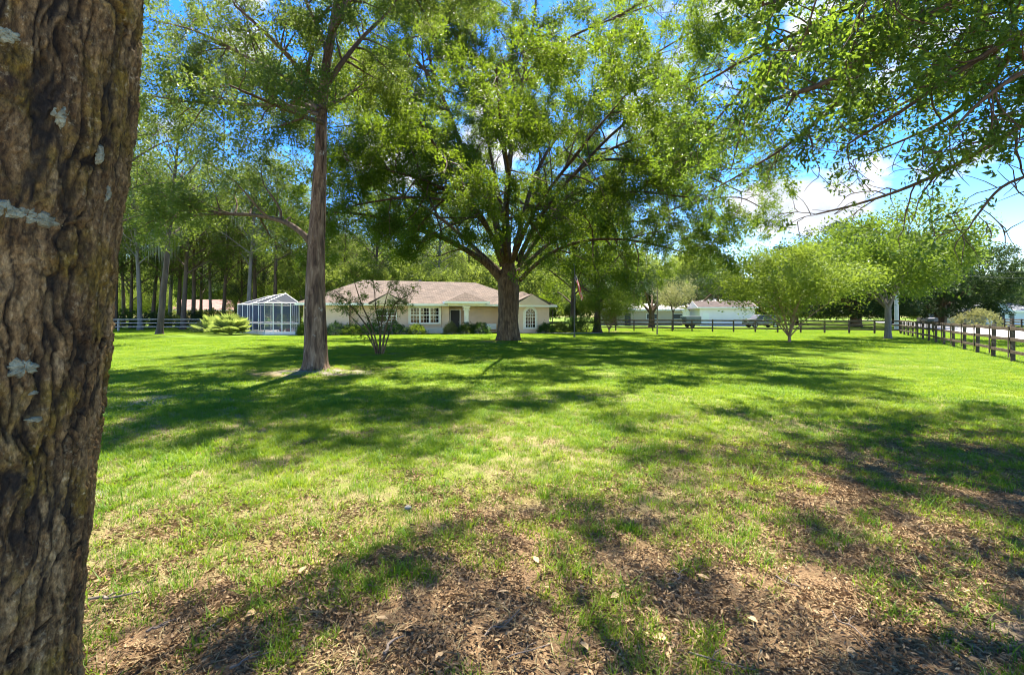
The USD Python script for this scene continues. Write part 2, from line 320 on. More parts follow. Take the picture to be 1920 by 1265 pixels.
def screen_mat():
    n = {'t': ('transparent_bsdf', dict(color=(1, 1, 1))), 'd': ('diffuse_bsdf', dict(color=(0.06, 0.065, 0.08))), 'm': ('mix_closure', dict(fac=0.55))}
    return mat('insect_screen', n, [('t.BSDF', 'm.closure1'), ('d.BSDF', 'm.closure2')], 'm.closure')
M['screen'] = screen_mat()

# ------------------------------------------------------------------ ground
def smooth01(x, a, b):
    t = np.clip((x - a) / (b - a), 0, 1); return t * t * (3 - 2 * t)
def fbm2(x, y, s, octv=4, seed=0):
    return meshkit.fbm(np.stack([x * s, y * s, np.full_like(x, 0.37)], -1), octv, seed)
def blob(x, y, cx, cy, rx, ry, seed, soft=0.35, amp=0.6):
    q = np.sqrt(((x - cx) / rx) ** 2 + ((y - cy) / ry) ** 2) + (fbm2(x, y, 2.2, 4, seed) - 0.5) * amp * 2
    return 1 - smooth01(q, 1 - soft, 1 + soft)
MID_BASE, OAK_BASE = ground_at(592, 697), ground_at(953, 640)
def soil_masks(x, y):
    """(litter, sand, thatch) weights in 0..1 at world points."""
    n = fbm2(x, y, 0.75, 5, 3); n2 = fbm2(x, y, 2.4, 4, 9)
    edge = 3.9 + 0.9 * smooth01(x, 0.0, 3.0) * 1.9 - 0.5 * smooth01(-x, 0.5, 3)
    lit = (1 - smooth01(y + (n - 0.5) * 4.2 + (n2 - .5) * 1.6, edge - 1.5, edge + 1.5))
    # worn spots under the middle tree, the shrub, the myrtle and the house trees
    for (c, rx, ry, w, sd) in ((MID_BASE, 2.2, 1.5, 0.75, 21), (ground_at(712, 664), 1.6, 1.2, 0.6, 22), (OAK_BASE, 2.0, 1.4, 0.5, 23), (ground_at(1150, 622), 5.0, 2.2, 0.9, 24)):
        lit = np.maximum(lit, w * blob(x, y, c[0], c[1], rx, ry, sd))
    sand = blob(x, y, -6.75, 8.45, 0.75, 0.55, 31, 0.5, 1.0) * 0.65
    sand = np.maximum(sand, blob(x, y, MID_BASE[0] + 0.15, MID_BASE[1] - 0.35, 1.5, 0.5, 32, 0.6, 1.1) * 0.6)
    sand = np.maximum(sand, blob(x, y, 2.62, 2.33, 0.42, 0.15, 33, 0.3, 0.25) * 0.35)
    sand = np.maximum(sand, blob(x, y, -3.9, 4.15, 0.28, 0.13, 34, 0.4, 0.4) * 0.7)
    thatch = smooth01(n2 * 0.5 + n * 0.5, 0.42, 0.62) * (1 - smooth01(y, 5.5, 11.0)) 
    thatch = np.maximum(thatch, 0.35 * smooth01(fbm2(x, y, 0.35, 4, 12), 0.5, 0.66) * (1 - smooth01(y, 14, 30)))
    return lit, sand, thatch
def ground_z(x, y):
    near = 1 - smooth01(np.hypot(x, y), 10, 26)
    return (fbm2(x, y, 0.8, 3, 5) - 0.5) * 0.05 * near + 0.10 * np.exp(-((x - MID_BASE[0]) ** 2 + (y - MID_BASE[1]) ** 2) / 0.9) + 0.10 * np.exp(-((x - OAK_BASE[0]) ** 2 + (y - OAK_BASE[1]) ** 2) / 2.5)
def axis(segs):
    out = []
    for a, b, s in segs: out.append(np.arange(a, b, s))
    return np.concatenate(out + [[segs[-1][1]]])
gx = axis([(-400, -60, 20), (-60, -14, 1.0), (-14, -7, 0.25), (-7, 7, 0.07), (7, 14, 0.25), (14, 60, 1.0), (60, 400, 20)])
gy = axis([(-60, 0, 4), (0, 1.6, 0.4), (1.6, 8, 0.07), (8, 18, 0.2), (18, 60, 0.8), (60, 600, 20)])
GX, GY = np.meshgrid(gx, gy, indexing='xy')
GZ = ground_z(GX, GY)
lit, sand, thatch = soil_masks(GX, GY)
gv = np.stack([GX, GY, GZ], -1).reshape(-1, 3)
ii, jj = np.meshgrid(np.arange(len(gy) - 1), np.arange(len(gx) - 1), indexing='ij'); W_ = len(gx)
gq = np.stack([ii * W_ + jj, ii * W_ + jj + 1, (ii + 1) * W_ + jj + 1, (ii + 1) * W_ + jj], -1).reshape(-1, 4)
def ground_mat():
    n = {'geo': ('geometry', {}), 'al': ('attribute', dict(attribute='litter')), 'as': ('attribute', dict(attribute='sand')), 'ath': ('attribute', dict(attribute='thatch')),
         'n1': ('noise_texture', dict(scale=14.0, detail=6.0, roughness=0.7)), 'n2': ('noise_texture', dict(scale=60.0, detail=4.0, roughness=0.7)), 'n3': ('noise_texture', dict(scale=0.35, detail=5.0, roughness=0.6)),
         'rg': ('rgb_ramp', dict(ramp=[(0.3, (0.060, 0.115, 0.008)), (0.7, (0.140, 0.195, 0.018))])),
         'rgl': ('rgb_ramp', dict(ramp=[(0.35, (0.85, 0.9, 0.8)), (0.7, (1.2, 1.1, 1.1))])), 'gm': ('mix', dict(mix_type='multiply', fac=1.0)),
         'rl': ('rgb_ramp', dict(ramp=[(0.25, (0.055, 0.034, 0.016)), (0.5, (0.16, 0.10, 0.052)), (0.75, (0.32, 0.215, 0.115))])),
         'rs': ('rgb_ramp', dict(ramp=[(0.3, (0.15, 0.13, 0.11)), (0.7, (0.30, 0.27, 0.235))])),
         'rt': ('rgb_ramp', dict(ramp=[(0.3, (0.14, 0.11, 0.045)), (0.7, (0.30, 0.25, 0.12))])),
         'm1': ('mix', {}), 'm2': ('mix', {}), 'm3': ('mix', {}), 'b': ('bump', dict(strength=0.8, distance=0.03)), 'p': ('principled_bsdf', dict(roughness=0.95, specular_ior_level=0.1))}
    l = [('geo.position', f'{k}.vector') for k in ('n1', 'n2', 'n3')] + [('n1.fac', 'rg.fac'), ('n2.fac', 'rl.fac'), ('n2.fac', 'rs.fac'), ('n2.fac', 'rt.fac'), ('n3.fac', 'rgl.fac'),
         ('rg.color', 'gm.color1'), ('rgl.color', 'gm.color2'), ('gm.color', 'm1.color1'), ('rt.color', 'm1.color2'), ('ath.fac', 'm1.fac'),
         ('m1.color', 'm2.color1'), ('rl.color', 'm2.color2'), ('al.fac', 'm2.fac'), ('m2.color', 'm3.color1'), ('rs.color', 'm3.color2'), ('as.fac', 'm3.fac'),
         ('m3.color', 'p.base_color'), ('n2.fac', 'b.height'), ('b.normal', 'p.normal')]
    return mat('ground_look', n, l, 'p.BSDF')
M['ground'] = ground_mat()
struct('ground', (gv, gq), M['ground'], smooth=True, litter=lit.ravel(), sand=sand.ravel(), thatch=thatch.ravel())

# road beyond the right fence, running away beside it
RD = unit(np.array([0.56, 0.83])); RN = np.array([RD[1], -RD[0]])
r0 = np.array([37.5, 35.0])
def strip(c, w, t0, t1, z, n=40):
    t = np.linspace(t0, t1, n); a = c + RD * t[:, None] - RN * w / 2; b = c + RD * t[:, None] + RN * w / 2
    v = np.vstack([np.c_[a, np.full(n, z)], np.c_[b, np.full(n, z)]]); i = np.arange(n - 1)
    return v, np.stack([i, i + n, i + n + 1, i + 1], 1)
struct('road', strip(r0 + RN * 2.5, 6.5, -45, 160, 0.02), M['asphalt'])

# ------------------------------------------------------------------ grass, thatch and leaf litter
def blade_tuft(seed, n, rad, h0, h1, w, lean=0.5, segs=2, tone=(0, 1)):
    r = np.random.default_rng(seed); V, Fc, T = [], [], []
    for k in range(n):
        a = r.uniform(0, 2 * PI); rr = rad * math.sqrt(r.uniform()); p = np.array([rr * math.cos(a), rr * math.sin(a), -0.004])
        az = r.uniform(0, 2 * PI); dirn = np.array([math.cos(az), math.sin(az), 0]); side = np.array([-dirn[1], dirn[0], 0])
        h = r.uniform(h0, h1); ln = r.uniform(0.1, lean) * h; ww = w * r.uniform(0.7, 1.3); base = len(V)
        for s in range(segs):
            t = s / segs; c = p + np.array([0, 0, 1.0]) * h * (t - 0.25 * t * t) + dirn * ln * t ** 1.7
            q = ww * (1 - 0.5 * t) / 2
            V += [c - side * q, c + side * q]
        V.append(p + np.array([0, 0, 0.75 * h]) + dirn * ln)
        for s in range(segs - 1):
            b = base + 2 * s; Fc += [[b, b + 1, b + 3], [b, b + 3, b + 2]]
        b = base + 2 * (segs - 1); Fc.append([b, b + 1, b + 2])
        T += [r.uniform(*tone)] * (2 * segs + 1)
    return np.array(V), np.array(Fc), np.array(T)
def scatter(rng, n, y0, y1, xspan=1.16, pw=1.0):
    """Random points of the view wedge between depths y0 and y1."""
    y = np.sqrt(rng.uniform(y0 ** 2, y1 ** 2, n)); x = rng.uniform(-1, 1, n) * (y * xspan + 0.4); return x, y
def place(name, label, cat, protos, x, y, rng, smin, smax, m, tilt=0.0):
    k = len(x); R = rot_from(np.c_[np.cos(a := rng.uniform(0, 2 * PI, k)), np.sin(a), np.zeros(k)], rng.normal(0, tilt, k) if tilt else np.zeros(k))
    z = ground_z(x, y)
    return instancer(name, None, protos, np.c_[x, y, z], R, rng.uniform(smin, smax, k), rng.integers(0, len(protos), k), m, label, cat)
HOUSE_CUT = lambda x, y: (y > 36.2 + 0.30 * (x + 17)) & (x < 4) & (x > -28)
def lawn():
    rng = np.random.default_rng(11)
    xs, ys = [], []
    # near tufts thin out over litter and sand
    def sel(n, y0, y1, kl, kt):
        x, y = scatter(rng, n, y0, y1); l, s, t = soil_masks(x, y)
        pat = smooth01(fbm2(x, y, 2.3, 4, 41), 0.42, 0.55)
        keep = rng.uniform(size=n) < (1 - s) * (1 - l * (1 - kl * pat)) * (1 - kt * t) * (0.65 + 0.35 * pat)
        return x[keep], y[keep]
    P1 = [blade_tuft(s, 28, 0.07, 0.025, 0.070, 0.0042, 1.0, 3) for s in range(5)] + [blade_tuft(50 + s, 22, 0.05, 0.05, 0.12, 0.005, 1.2, 3) for s in range(2)]
    x, y = sel(27000, 1.7, 8.5, 0.80, 0.42)
    place('grass', 'short lawn grass tufts thinning into the leaf litter', 'grass', P1, x, y, rng, 0.6, 1.25, M['grass'])
    P2 = [blade_tuft(100 + s, 60, 0.16, 0.03, 0.075, 0.008, 0.9, 2) for s in range(4)]
    x, y = sel(21000, 8.0, 21, 0.45, 0.2)
    place('grass', 'mown lawn grass in the middle of the yard', 'grass', P2, x, y, rng, 0.75, 1.2, M['grass'])
    P3 = [blade_tuft(200 + s, 90, 0.42, 0.03, 0.08, 0.022, 0.9, 1) for s in range(4)]
    x, y = sel(30000, 20, 58, 0.6, 0.0); tr = (x - (r0 + RN * 2.5)[0]) * RN[0] + (y - (r0 + RN * 2.5)[1]) * RN[1]; k = ~HOUSE_CUT(x, y) & (np.abs(tr) > 3.3); x, y = x[k], y[k]
    place('grass', 'mown lawn grass reaching back to the house and fences', 'grass', P3, x, y, rng, 0.8, 1.15, M['grass'])
    PS = [blade_tuft(300 + s, 24, 0.09, 0.01, 0.04, 0.0045, 2.6, 2) for s in range(4)]
    x, y = scatter(rng, 16000, 1.7, 10); l, s, t = soil_masks(x, y); k = rng.uniform(size=len(x)) < np.maximum(t, 0.45 * l) * (1 - s)
    place('dry_grass', 'dry tan thatch lying between the green blades', 'dry grass', PS, x[k], y[k], rng, 0.7, 1.4, M['straw'])
lawn()
def litter_patch(seed, n, rad):
    r = np.random.default_rng(seed); V, Fc, T = [], [], []
    for k in range(n):
        a = r.uniform(0, 2 * PI); rr = rad * math.sqrt(r.uniform()); c = np.array([rr * math.cos(a), rr * math.sin(a), r.uniform(0.002, 0.018)])
        az = r.uniform(0, 2 * PI); u = np.array([math.cos(az), math.sin(az), r.normal(0, 0.25)]); w = np.array([-math.sin(az), math.cos(az), r.normal(0, 0.35)])
        if r.uniform() < 0.72: L, wd = r.uniform(0.015, 0.042), r.uniform(0.007, 0.014)
        else: L, wd = r.uniform(0.04, 0.10), r.uniform(0.003, 0.006)
        up = np.array([0, 0, r.uniform(-0.002, 0.012)]); b = len(V)
        V += [c - u * L / 2, c - u * L * .1 + w * wd / 2 + up, c + u * L / 2 + up * 0.5, c - u * L * .1 - w * wd / 2 + up, c]
        Fc += [[b, b + 1, b + 4], [b + 1, b + 2, b + 4], [b + 2, b + 3, b + 4], [b + 3, b, b + 4]]
        T += [float(np.clip(r.beta(1.3, 1.8), 0, 1))] * 5
    return np.array(V), np.array(Fc), np.array(T)
def litter():
    rng = np.random.default_rng(12); P = [litter_patch(s, 58, 0.15) for s in range(6)]
    x, y = scatter(rng, 9000, 1.7, 9.5); l, s, t = soil_masks(x, y); k = rng.uniform(size=len(x)) < np.clip(l * 0.9 + 0.05 * (y < 7), 0, 1) * (1 - 0.8 * s)
    place('leaf_litter', 'brown fallen oak leaves and bark chips carpeting the shaded foreground', 'leaf litter', P, x[k], y[k], rng, 0.75, 1.2, M['dead_leaf'], 0.1)
litter()

# ------------------------------------------------------------------ trees: growth
def leaf_shape(L, w, fold=0.25, rich=False):
    if rich:
        v = np.array([[0, 0, 0], [.22, .42, .16], [.55, .5, .2], [1, 0, -.06], [.55, -.5, .2], [.22, -.42, .16], [.4, 0, 0]])
        f = np.array([[0, 6, 1], [1, 6, 2], [2, 6, 3], [3, 6, 4], [4, 6, 5], [5, 6, 0]])
        v = v * [L, w, w * fold * 2]
    else:
        v = np.array([[0, 0, 0], [.45, .5, .5], [1, 0, 0], [.45, -.5, .5]]) * [L, w, w * fold]; f = np.array([[0, 2, 1], [0, 3, 2]])
    return v, f
def sprig(seed, n, length, leafL, leafW, spread=0.09, rich=False, droop=0.3):
    """A twig's worth of leaves along +x."""
    r = np.random.default_rng(seed); lv, lf = leaf_shape(1, 1, 0.3, rich); V, Fc, T = [], [], []
    t = r.uniform(0.05, 1, n) * length; base = np.c_[t, r.normal(0, spread, n), r.normal(0, spread, n) - droop * t * t / length * 0.6]
    az = r.uniform(0, 2 * PI, n); d = np.c_[0.55 + 0.5 * r.uniform(size=n), np.cos(az), np.sin(az) * 0.75 - droop]
    R = rot_from(d, r.normal(0, 0.8, n)); s = r.uniform(0.7, 1.2, n)
    v = np.einsum('nij,nkj->nki', R, lv[None] * np.stack([leafL * s, leafW * s, leafW * s], 1)[:, None, :]) + base[:, None]
    k = len(lv); f = lf[None] + (np.arange(n) * k)[:, None, None]
    return v.reshape(-1, 3), f.reshape(-1, 3), np.repeat(r.beta(2, 2, n), k)
def grow(limbs, seed, d2=1.0, d3=1.6, len2=(0.24, 0.8), len3=(0.5, 1.1), sp=5, t0=0.3, up=0.2, wild=0.75, tipfrac=0.55, keep=None, r2max=0.06):
    """limbs: list of (points, r0, r1). Returns second and third order twigs as tubes and the sprig anchors (position, direction)."""
    r = np.random.default_rng(seed); tubes, anc, adir = [], [], []
    Z = np.array([0, 0, 1.0])
    for pts, ra, rb in limbs:
        seg = np.linalg.norm(np.diff(pts, axis=0), axis=1); cum = np.r_[0, np.cumsum(seg)]; Lg = cum[-1]
        n2 = max(3, int(Lg * d2 * r.uniform(0.85, 1.15)))
        for t in np.r_[r.uniform(t0, 1, n2), 1.0, 1.0]:
            i = min(np.searchsorted(cum, t * Lg, 'right') - 1, len(seg) - 1); q = (t * Lg - cum[i]) / (seg[i] + 1e-9)
            p = pts[i] * (1 - q) + pts[i + 1] * q; tan = unit(pts[i + 1] - pts[i]); rnd = unit(r.normal(size=3)); rnd = unit(rnd - tan * (rnd @ tan))
            L = (len2[0] * Lg + len2[1]) * (1 - tipfrac * t) * r.uniform(0.6, 1.25)
            d = unit(tan * 0.6 + rnd * wild + Z * up); P = [p]; m = 6
            for k in range(m): d = unit(d + r.normal(0, 0.16, 3) + Z * (up * 0.25 - 0.02 * k)); P.append(P[-1] + d * L / m)
            P = np.array(P); rr = min((ra * (1 - t) + rb * t) * 0.55, r2max)
            if keep is not None and not keep(P[-1]): continue
            tubes.append((P, np.linspace(rr, 0.006, m + 1), 5))
            for t3 in np.r_[r.uniform(0.2, 1, max(2, int(L * d3))), 1.0]:
                k = min(int(t3 * m), m - 1); q = t3 * m - k; p3 = P[k] * (1 - q) + P[k + 1] * q; tn = unit(P[k + 1] - P[k])
                d = unit(tn * 0.6 + unit(r.normal(size=3)) * 0.8 + Z * up * 0.4); L3 = r.uniform(*len3); Q = [p3]
                for _ in range(3): d = unit(d + r.normal(0, 0.2, 3) - Z * 0.06); Q.append(Q[-1] + d * L3 / 3)
                Q = np.array(Q); tubes.append((Q, np.linspace(0.008, 0.003, 4), 3))
                for ts in np.r_[r.uniform(0.15, 1, sp - 1), 1.0]:
                    k = min(int(ts * 3), 2); q = ts * 3 - k; anc.append(Q[k] * (1 - q) + Q[k + 1] * q)
                    adir.append(unit(unit(Q[k + 1] - Q[k]) * 0.7 + r.normal(0, 0.55, 3)))
    return tubes, np.array(anc), np.array(adir)
def tubes_mesh(tubes): return cat_mesh([tube(p, r, s, cap=False) for p, r, s in tubes])
def sprig_mesh(protos, pos, R, sc, which):
    V, Fc, T, n = [], [], [], 0
    for k, (v, f, t) in enumerate(protos):
        s = np.nonzero(which == k)[0]
        if not len(s): continue
        w = np.einsum('nij,kj->nki', R[s], v) * sc[s][:, None, None] + pos[s][:, None]
        V.append(w.reshape(-1, 3)); Fc.append((f[None] + (np.arange(len(s)) * len(v))[:, None, None] + n).reshape(-1, 3)); T.append(np.clip(np.tile(t, len(s)) * 0.6 + np.repeat(np.random.default_rng(k).uniform(0, .4, len(s)), len(v)), 0, 1)); n += len(s) * len(v)
    return (np.vstack(V), np.vstack(Fc)), np.concatenate(T)
def trunk_mesh(path, radii, sides=48, rows=90, flare=0.8, flare_h=0.4, lobes=5, ridge=0.05, seed=0, fx=9.0, fz=1.1):
    p = resample(path, rows); s = np.linspace(0, 1, len(radii)); r = np.interp(np.linspace(0, 1, rows), s, radii)
    z = p[:, 2] - p[0, 2]; ph = np.random.default_rng(seed).uniform(0, 6, 3)
    def rf(th, R):
        fl = np.exp(-np.maximum(z, 0) / flare_h)[:, None]
        R = R * (1 + flare * fl * (0.75 + 0.35 * np.sin(lobes * th + ph[0]) + 0.25 * np.sin((lobes - 2) * th + ph[1])))
        c = np.stack([np.cos(th) * fx * 0.5 + 0 * R, np.sin(th) * fx * 0.5 + 0 * R, np.broadcast_to(z[:, None] * fz, R.shape)], -1)
        n = meshkit.fbm(c, 4, seed + 3); rd = 1 - np.abs(2 * meshkit.fbm(c * [1.7, 1.7, 0.8], 3, seed + 7) - 1) * 2
        return R * (1 + (n - 0.5) * 0.16 + ridge * (rd - 0.5))
    return tube(p, r, sides, rf)
def limb_path(px, base_d, n=26):
    return resample([at(x, y, base_d + dd) for x, y, dd in px], n)

# ------------------------------------------------------------------ the big oak in front of the house
def big_oak():
    D = OAK_BASE[1]; loc = OAK_BASE
    t = thing('oak_tree', 'large spreading oak with a thick dark trunk standing in front of the house', 'tree', loc)
    raw = [
        ([(940, 525, 0), (908, 492, -.5), (850, 455, -1.5), (790, 432, -2.5), (735, 415, -3.5), (680, 402, -4.5), (625, 398, -5)], .26, .04),
        ([(937, 510, .3), (895, 470, 1), (840, 420, 2.5), (780, 380, 4), (710, 345, 6), (640, 330, 7)], .20, .04),
        ([(940, 490, -.5), (915, 430, -2), (870, 380, -4), (800, 340, -6), (730, 320, -8), (650, 300, -9)], .19, .035),
        ([(944, 500, 0), (928, 410, -.3), (895, 330, -.5), (862, 268, -.5), (842, 210, -.5), (820, 160, -1), (800, 90, -1), (775, 20, -1), (750, -70, -1)], .25, .04),
        ([(820, 160, -1), (775, 110, -2), (715, 72, -3), (660, 40, -4)], .10, .03),
        ([(842, 212, -.5), (806, 160, 1), (792, 100, 2), (797, 30, 3), (800, -70, 3)], .10, .03),
        ([(953, 500, 0), (949, 400, -.3), (954, 320, -.5), (963, 250, -.6), (978, 170, -.8), (992, 90, -1), (1003, 20, -1), (1010, -90, -1)], .25, .05),
        ([(984, 150, -.8), (1010, 110, -1.5), (1045, 85, -2.5), (1090, 60, -3.5), (1150, 35, -5), (1220, 10, -6)], .13, .03),
        ([(968, 210, 0), (960, 120, .5), (962, 40, 1), (960, -70, 1)], .10, .03),
        ([(954, 340, 0), (940, 270, 1), (915, 215, 2), (890, 140, 3), (865, 70, 3.5), (845, 0, 4), (830, -70, 4)], .12, .03),
        ([(966, 470, 0), (985, 390, 1), (1010, 315, 2), (1050, 250, 3), (1100, 200, 4), (1170, 150, 5), (1240, 110, 6)], .19, .04),
        ([(970, 490, 0), (1008, 415, -1), (1055, 350, -2.5), (1110, 300, -4), (1180, 265, -5.5), (1260, 245, -7)], .18, .035),
        ([(972, 500, 0), (1020, 430, .5), (1060, 372, 1), (1120, 335, 2), (1190, 338, 3), (1260, 350, 4)], .16, .035),
        ([(975, 525, 0), (1000, 500, -.5), (1035, 474, -1.5), (1080, 455, -3), (1140, 448, -4.5), (1210, 455, -6), (1290, 475, -7)], .17, .03),
        ([(970, 510, .2), (1040, 450, 2), (1110, 425, 4), (1200, 415, 6), (1300, 430, 8)], .16, .03),
        ([(952, 490, -.5), (945, 430, -3), (955, 340, -7), (940, 240, -10), (930, 130, -12)], .17, .03),
        ([(960, 490, -.5), (1000, 400, -4), (1080, 290, -8), (1180, 170, -11.5)], .17, .03),
        ([(946, 490, -.5), (900, 400, -4), (820, 280, -8), (740, 150, -11)], .17, .03),
        ([(955, 490, .5), (940, 400, 4), (900, 300, 8), (850, 250, 11)], .16, .03),
        ([(960, 490, .5), (985, 400, 4), (1050, 300, 8), (1150, 250, 11)], .16, .03),
        ([(952, 450, .5), (930, 340, 2), (910, 230, 3), (905, 120, 4), (900, -20, 5)], .16, .03),
        ([(940, 470, 0), (880, 380, .5), (800, 290, 1), (720, 220, 1.5), (650, 180, 2)], .15, .03),
        ([(990, 440, 0), (1080, 380, -3), (1180, 360, -6), (1290, 370, -8)], .12, .03),
        ([(1055, 350, -2.5), (1150, 250, -5), (1260, 170, -8), (1350, 130, -10)], .11, .03),
        ([(1120, 335, 2), (1220, 290, 2), (1320, 260, 1), (1400, 270, 0)], .09, .03),
        ([(1100, 200, 4), (1200, 120, 3), (1300, 60, 2), (1380, 30, 1)], .10, .03),
        ([(1200, 415, 6), (1300, 380, 5), (1380, 370, 4), (1430, 390, 3)], .08, .03),
        ([(1150, 35, -5), (1250, -20, -8), (1330, -50, -10)], .08, .03),
        ([(720, 220, 1.5), (660, 130, 0), (600, 80, -1)], .08, .03),
        ([(895, 330, -.5), (800, 260, -3), (700, 235, -5), (610, 240, -6)], .10, .025),
        ([(842, 210, -.5), (760, 170, -4), (680, 150, -6), (600, 150, -8)], .09, .025),
        ([(870, 380, -4), (780, 370, -6.5), (690, 380, -8), (610, 400, -9)], .09, .025),
        ([(1110, 300, -4), (1200, 300, -7), (1300, 320, -9), (1390, 360, -10)], .09, .025),

    ]
    limbs = []
    for px, a, b in raw:
        P = limb_path(px, D) - loc
        limbs.append((P, a, b))
        m = tube(P, a + (b - a) * np.linspace(0, 1, len(P)) ** 0.7, 12)
        obj('limb', m, M['bark_oak'] if a > .14 else M['bark_limb'], t, smooth=60)
    path = np.array([[0, 0, -0.1], [0, 0, .6], [0, 0, 1.6], [0.02, 0, 2.8], [0.02, 0, 3.8], [0.02, 0, 5.0]])
    obj('trunk', trunk_mesh(path, [.66, .64, .60, .62, .66, .30], 64, 110, 0.55, 0.45, 6, 0.10, 1, 11, .9), M['bark_oak'], t, smooth=70)
    tubes, anc, ad = grow(limbs, 5, 1.25, 2.3, (0.24, 1.7), (0.6, 1.5), 7, 0.25, 0.02, 1.0, tipfrac=.45)
    tag(obj('twigs', tubes_mesh(tubes), M['bark_limb'], t), kind='stuff')
    r = np.random.default_rng(8); k = len(anc)
    gap = meshkit.fbm(anc * 0.42 + 5.3, 3, 2); ok = r.uniform(size=k) < smooth01(gap, 0.41, 0.48) * .88; anc, ad = anc[ok], ad[ok]; k = len(anc)
    P = [sprig(s, 44, 0.5, 0.125, 0.050, 0.12) for s in range(4)]
    print('oak', k)
    instancer('crown', t, P, anc, rot_from(ad, r.uniform(0, 6.28, k)), r.uniform(0.8, 1.25, k), r.integers(0, 4, k), M['leaf_oak'])
    print('oak sprigs', k, 'twigs', len(tubes))
big_oak()

# ------------------------------------------------------------------ the middle tree
def middle_tree():
    D = MID_BASE[1]; loc = MID_BASE
    t = thing('tall_tree', 'tall straight brown trunk ringed by bare sand, left of the thin dark shrub', 'tree', loc)
    px = [(592, 703, 0), (592, 640, 0), (591, 560, 0), (593, 470, 0), (597, 380, .1), (601, 290, .2), (604, 210, .2), (612, 120, .1), (626, 40, 0), (638, -60, 0), (645, -160, 0), (650, -260, 0)]
    path = np.array([at(*p[:2], D + p[2]) for p in px]) - loc
    rad = np.interp(np.linspace(0, 1, 12), [0, .1, .25, .4, .55, .7, 1], [.33, .295, .235, .18, .135, .105, .05])
    obj('trunk', trunk_mesh(path, rad, 56, 170, 1.25, 0.13, 7, 0.11, 4, 10, 1.1), M['bark_mid'], t, smooth=70)
    raw = [
        ([(584, 458, 0), (566, 437, -.05), (530, 415, .3), (470, 403, .8), (400, 402, 1.3), (325, 408, 1.8)], .10, .025),
        ([(603, 190, .1), (575, 150, 0), (540, 105, -.5), (490, 55, -1), (440, 10, -1.5)], .10, .025),
        ([(606, 170, .1), (640, 120, .5), (680, 70, 1), (730, 20, 1.5), (770, -40, 2)], .09, .025),
        ([(616, 100, 0), (590, 40, 1), (560, -30, 2), (530, -110, 3)], .09, .025),
        ([(622, 60, 0), (660, 0, -1), (700, -70, -2)], .08, .025),
        ([(604, 210, 0), (560, 190, 1.5), (500, 160, 3), (420, 130, 4)], .08, .02),
        ([(604, 230, 0), (560, 215, -1.2), (500, 190, -2.2), (430, 160, -3)], .07, .02),
        ([(605, 200, 0), (650, 180, 1), (700, 140, 2.2)], .06, .02),
        ([(598, 205, 0), (540, 150, .8), (450, 100, 1.8), (370, 60, 2.6), (300, 40, 3.2)], .08, .02),
        ([(600, 215, 0), (540, 200, .6), (440, 195, 1.6), (350, 190, 2.6), (285, 180, 3.2)], .07, .02),
        ([(636, -40, 0), (600, -110, -1), (560, -200, -2)], .07, .02),
        ([(640, -60, 0), (690, -120, 1), (740, -200, 2)], .07, .02),
        ([(645, -160, 0), (640, -250, 0), (640, -330, 0)], .05, .02),
        ([(628, 30, 0), (700, -30, .4), (800, -75, 1), (930, -95, 1.6), (1060, -105, 2.2)], .09, .025),
        ([(636, -40, 0), (740, -120, 1), (860, -165, 2.2), (990, -185, 3.2)], .08, .025),
        ([(640, -90, 0), (700, -150, -.5), (790, -190, -.8), (880, -220, -.8)], .07, .02),
    ]
    limbs = []
    for px, a, b in raw:
        P = limb_path(px, D, 20) - loc; limbs.append((P, a, b))
        obj('limb', tube(P, np.linspace(a, b, len(P)), 10), M['bark_limb'], t, smooth=60)
    tubes, anc, ad = grow(limbs, 15, 2.8, 3.2, (0.22, 0.7), (0.35, 0.85), 6, 0.2, 0.12, 0.9)
    tag(obj('twigs', tubes_mesh(tubes), M['bark_limb'], t), kind='stuff')
    r = np.random.default_rng(18); k = len(anc)
    gap = meshkit.fbm(anc * 0.55 + 1.3, 3, 4); ok = r.uniform(size=k) < smooth01(gap, 0.22, 0.46); anc, ad = anc[ok], ad[ok]; k = len(anc)
    P = [sprig(30 + s, 30, 0.36, 0.095, 0.034, 0.09) for s in range(4)]
    instancer('crown', t, P, anc, rot_from(ad, r.uniform(0, 6.28, k)), r.uniform(0.8, 1.2, k), r.integers(0, 4, k), M['leaf_mid'])
    print('mid sprigs', k)
middle_tree()

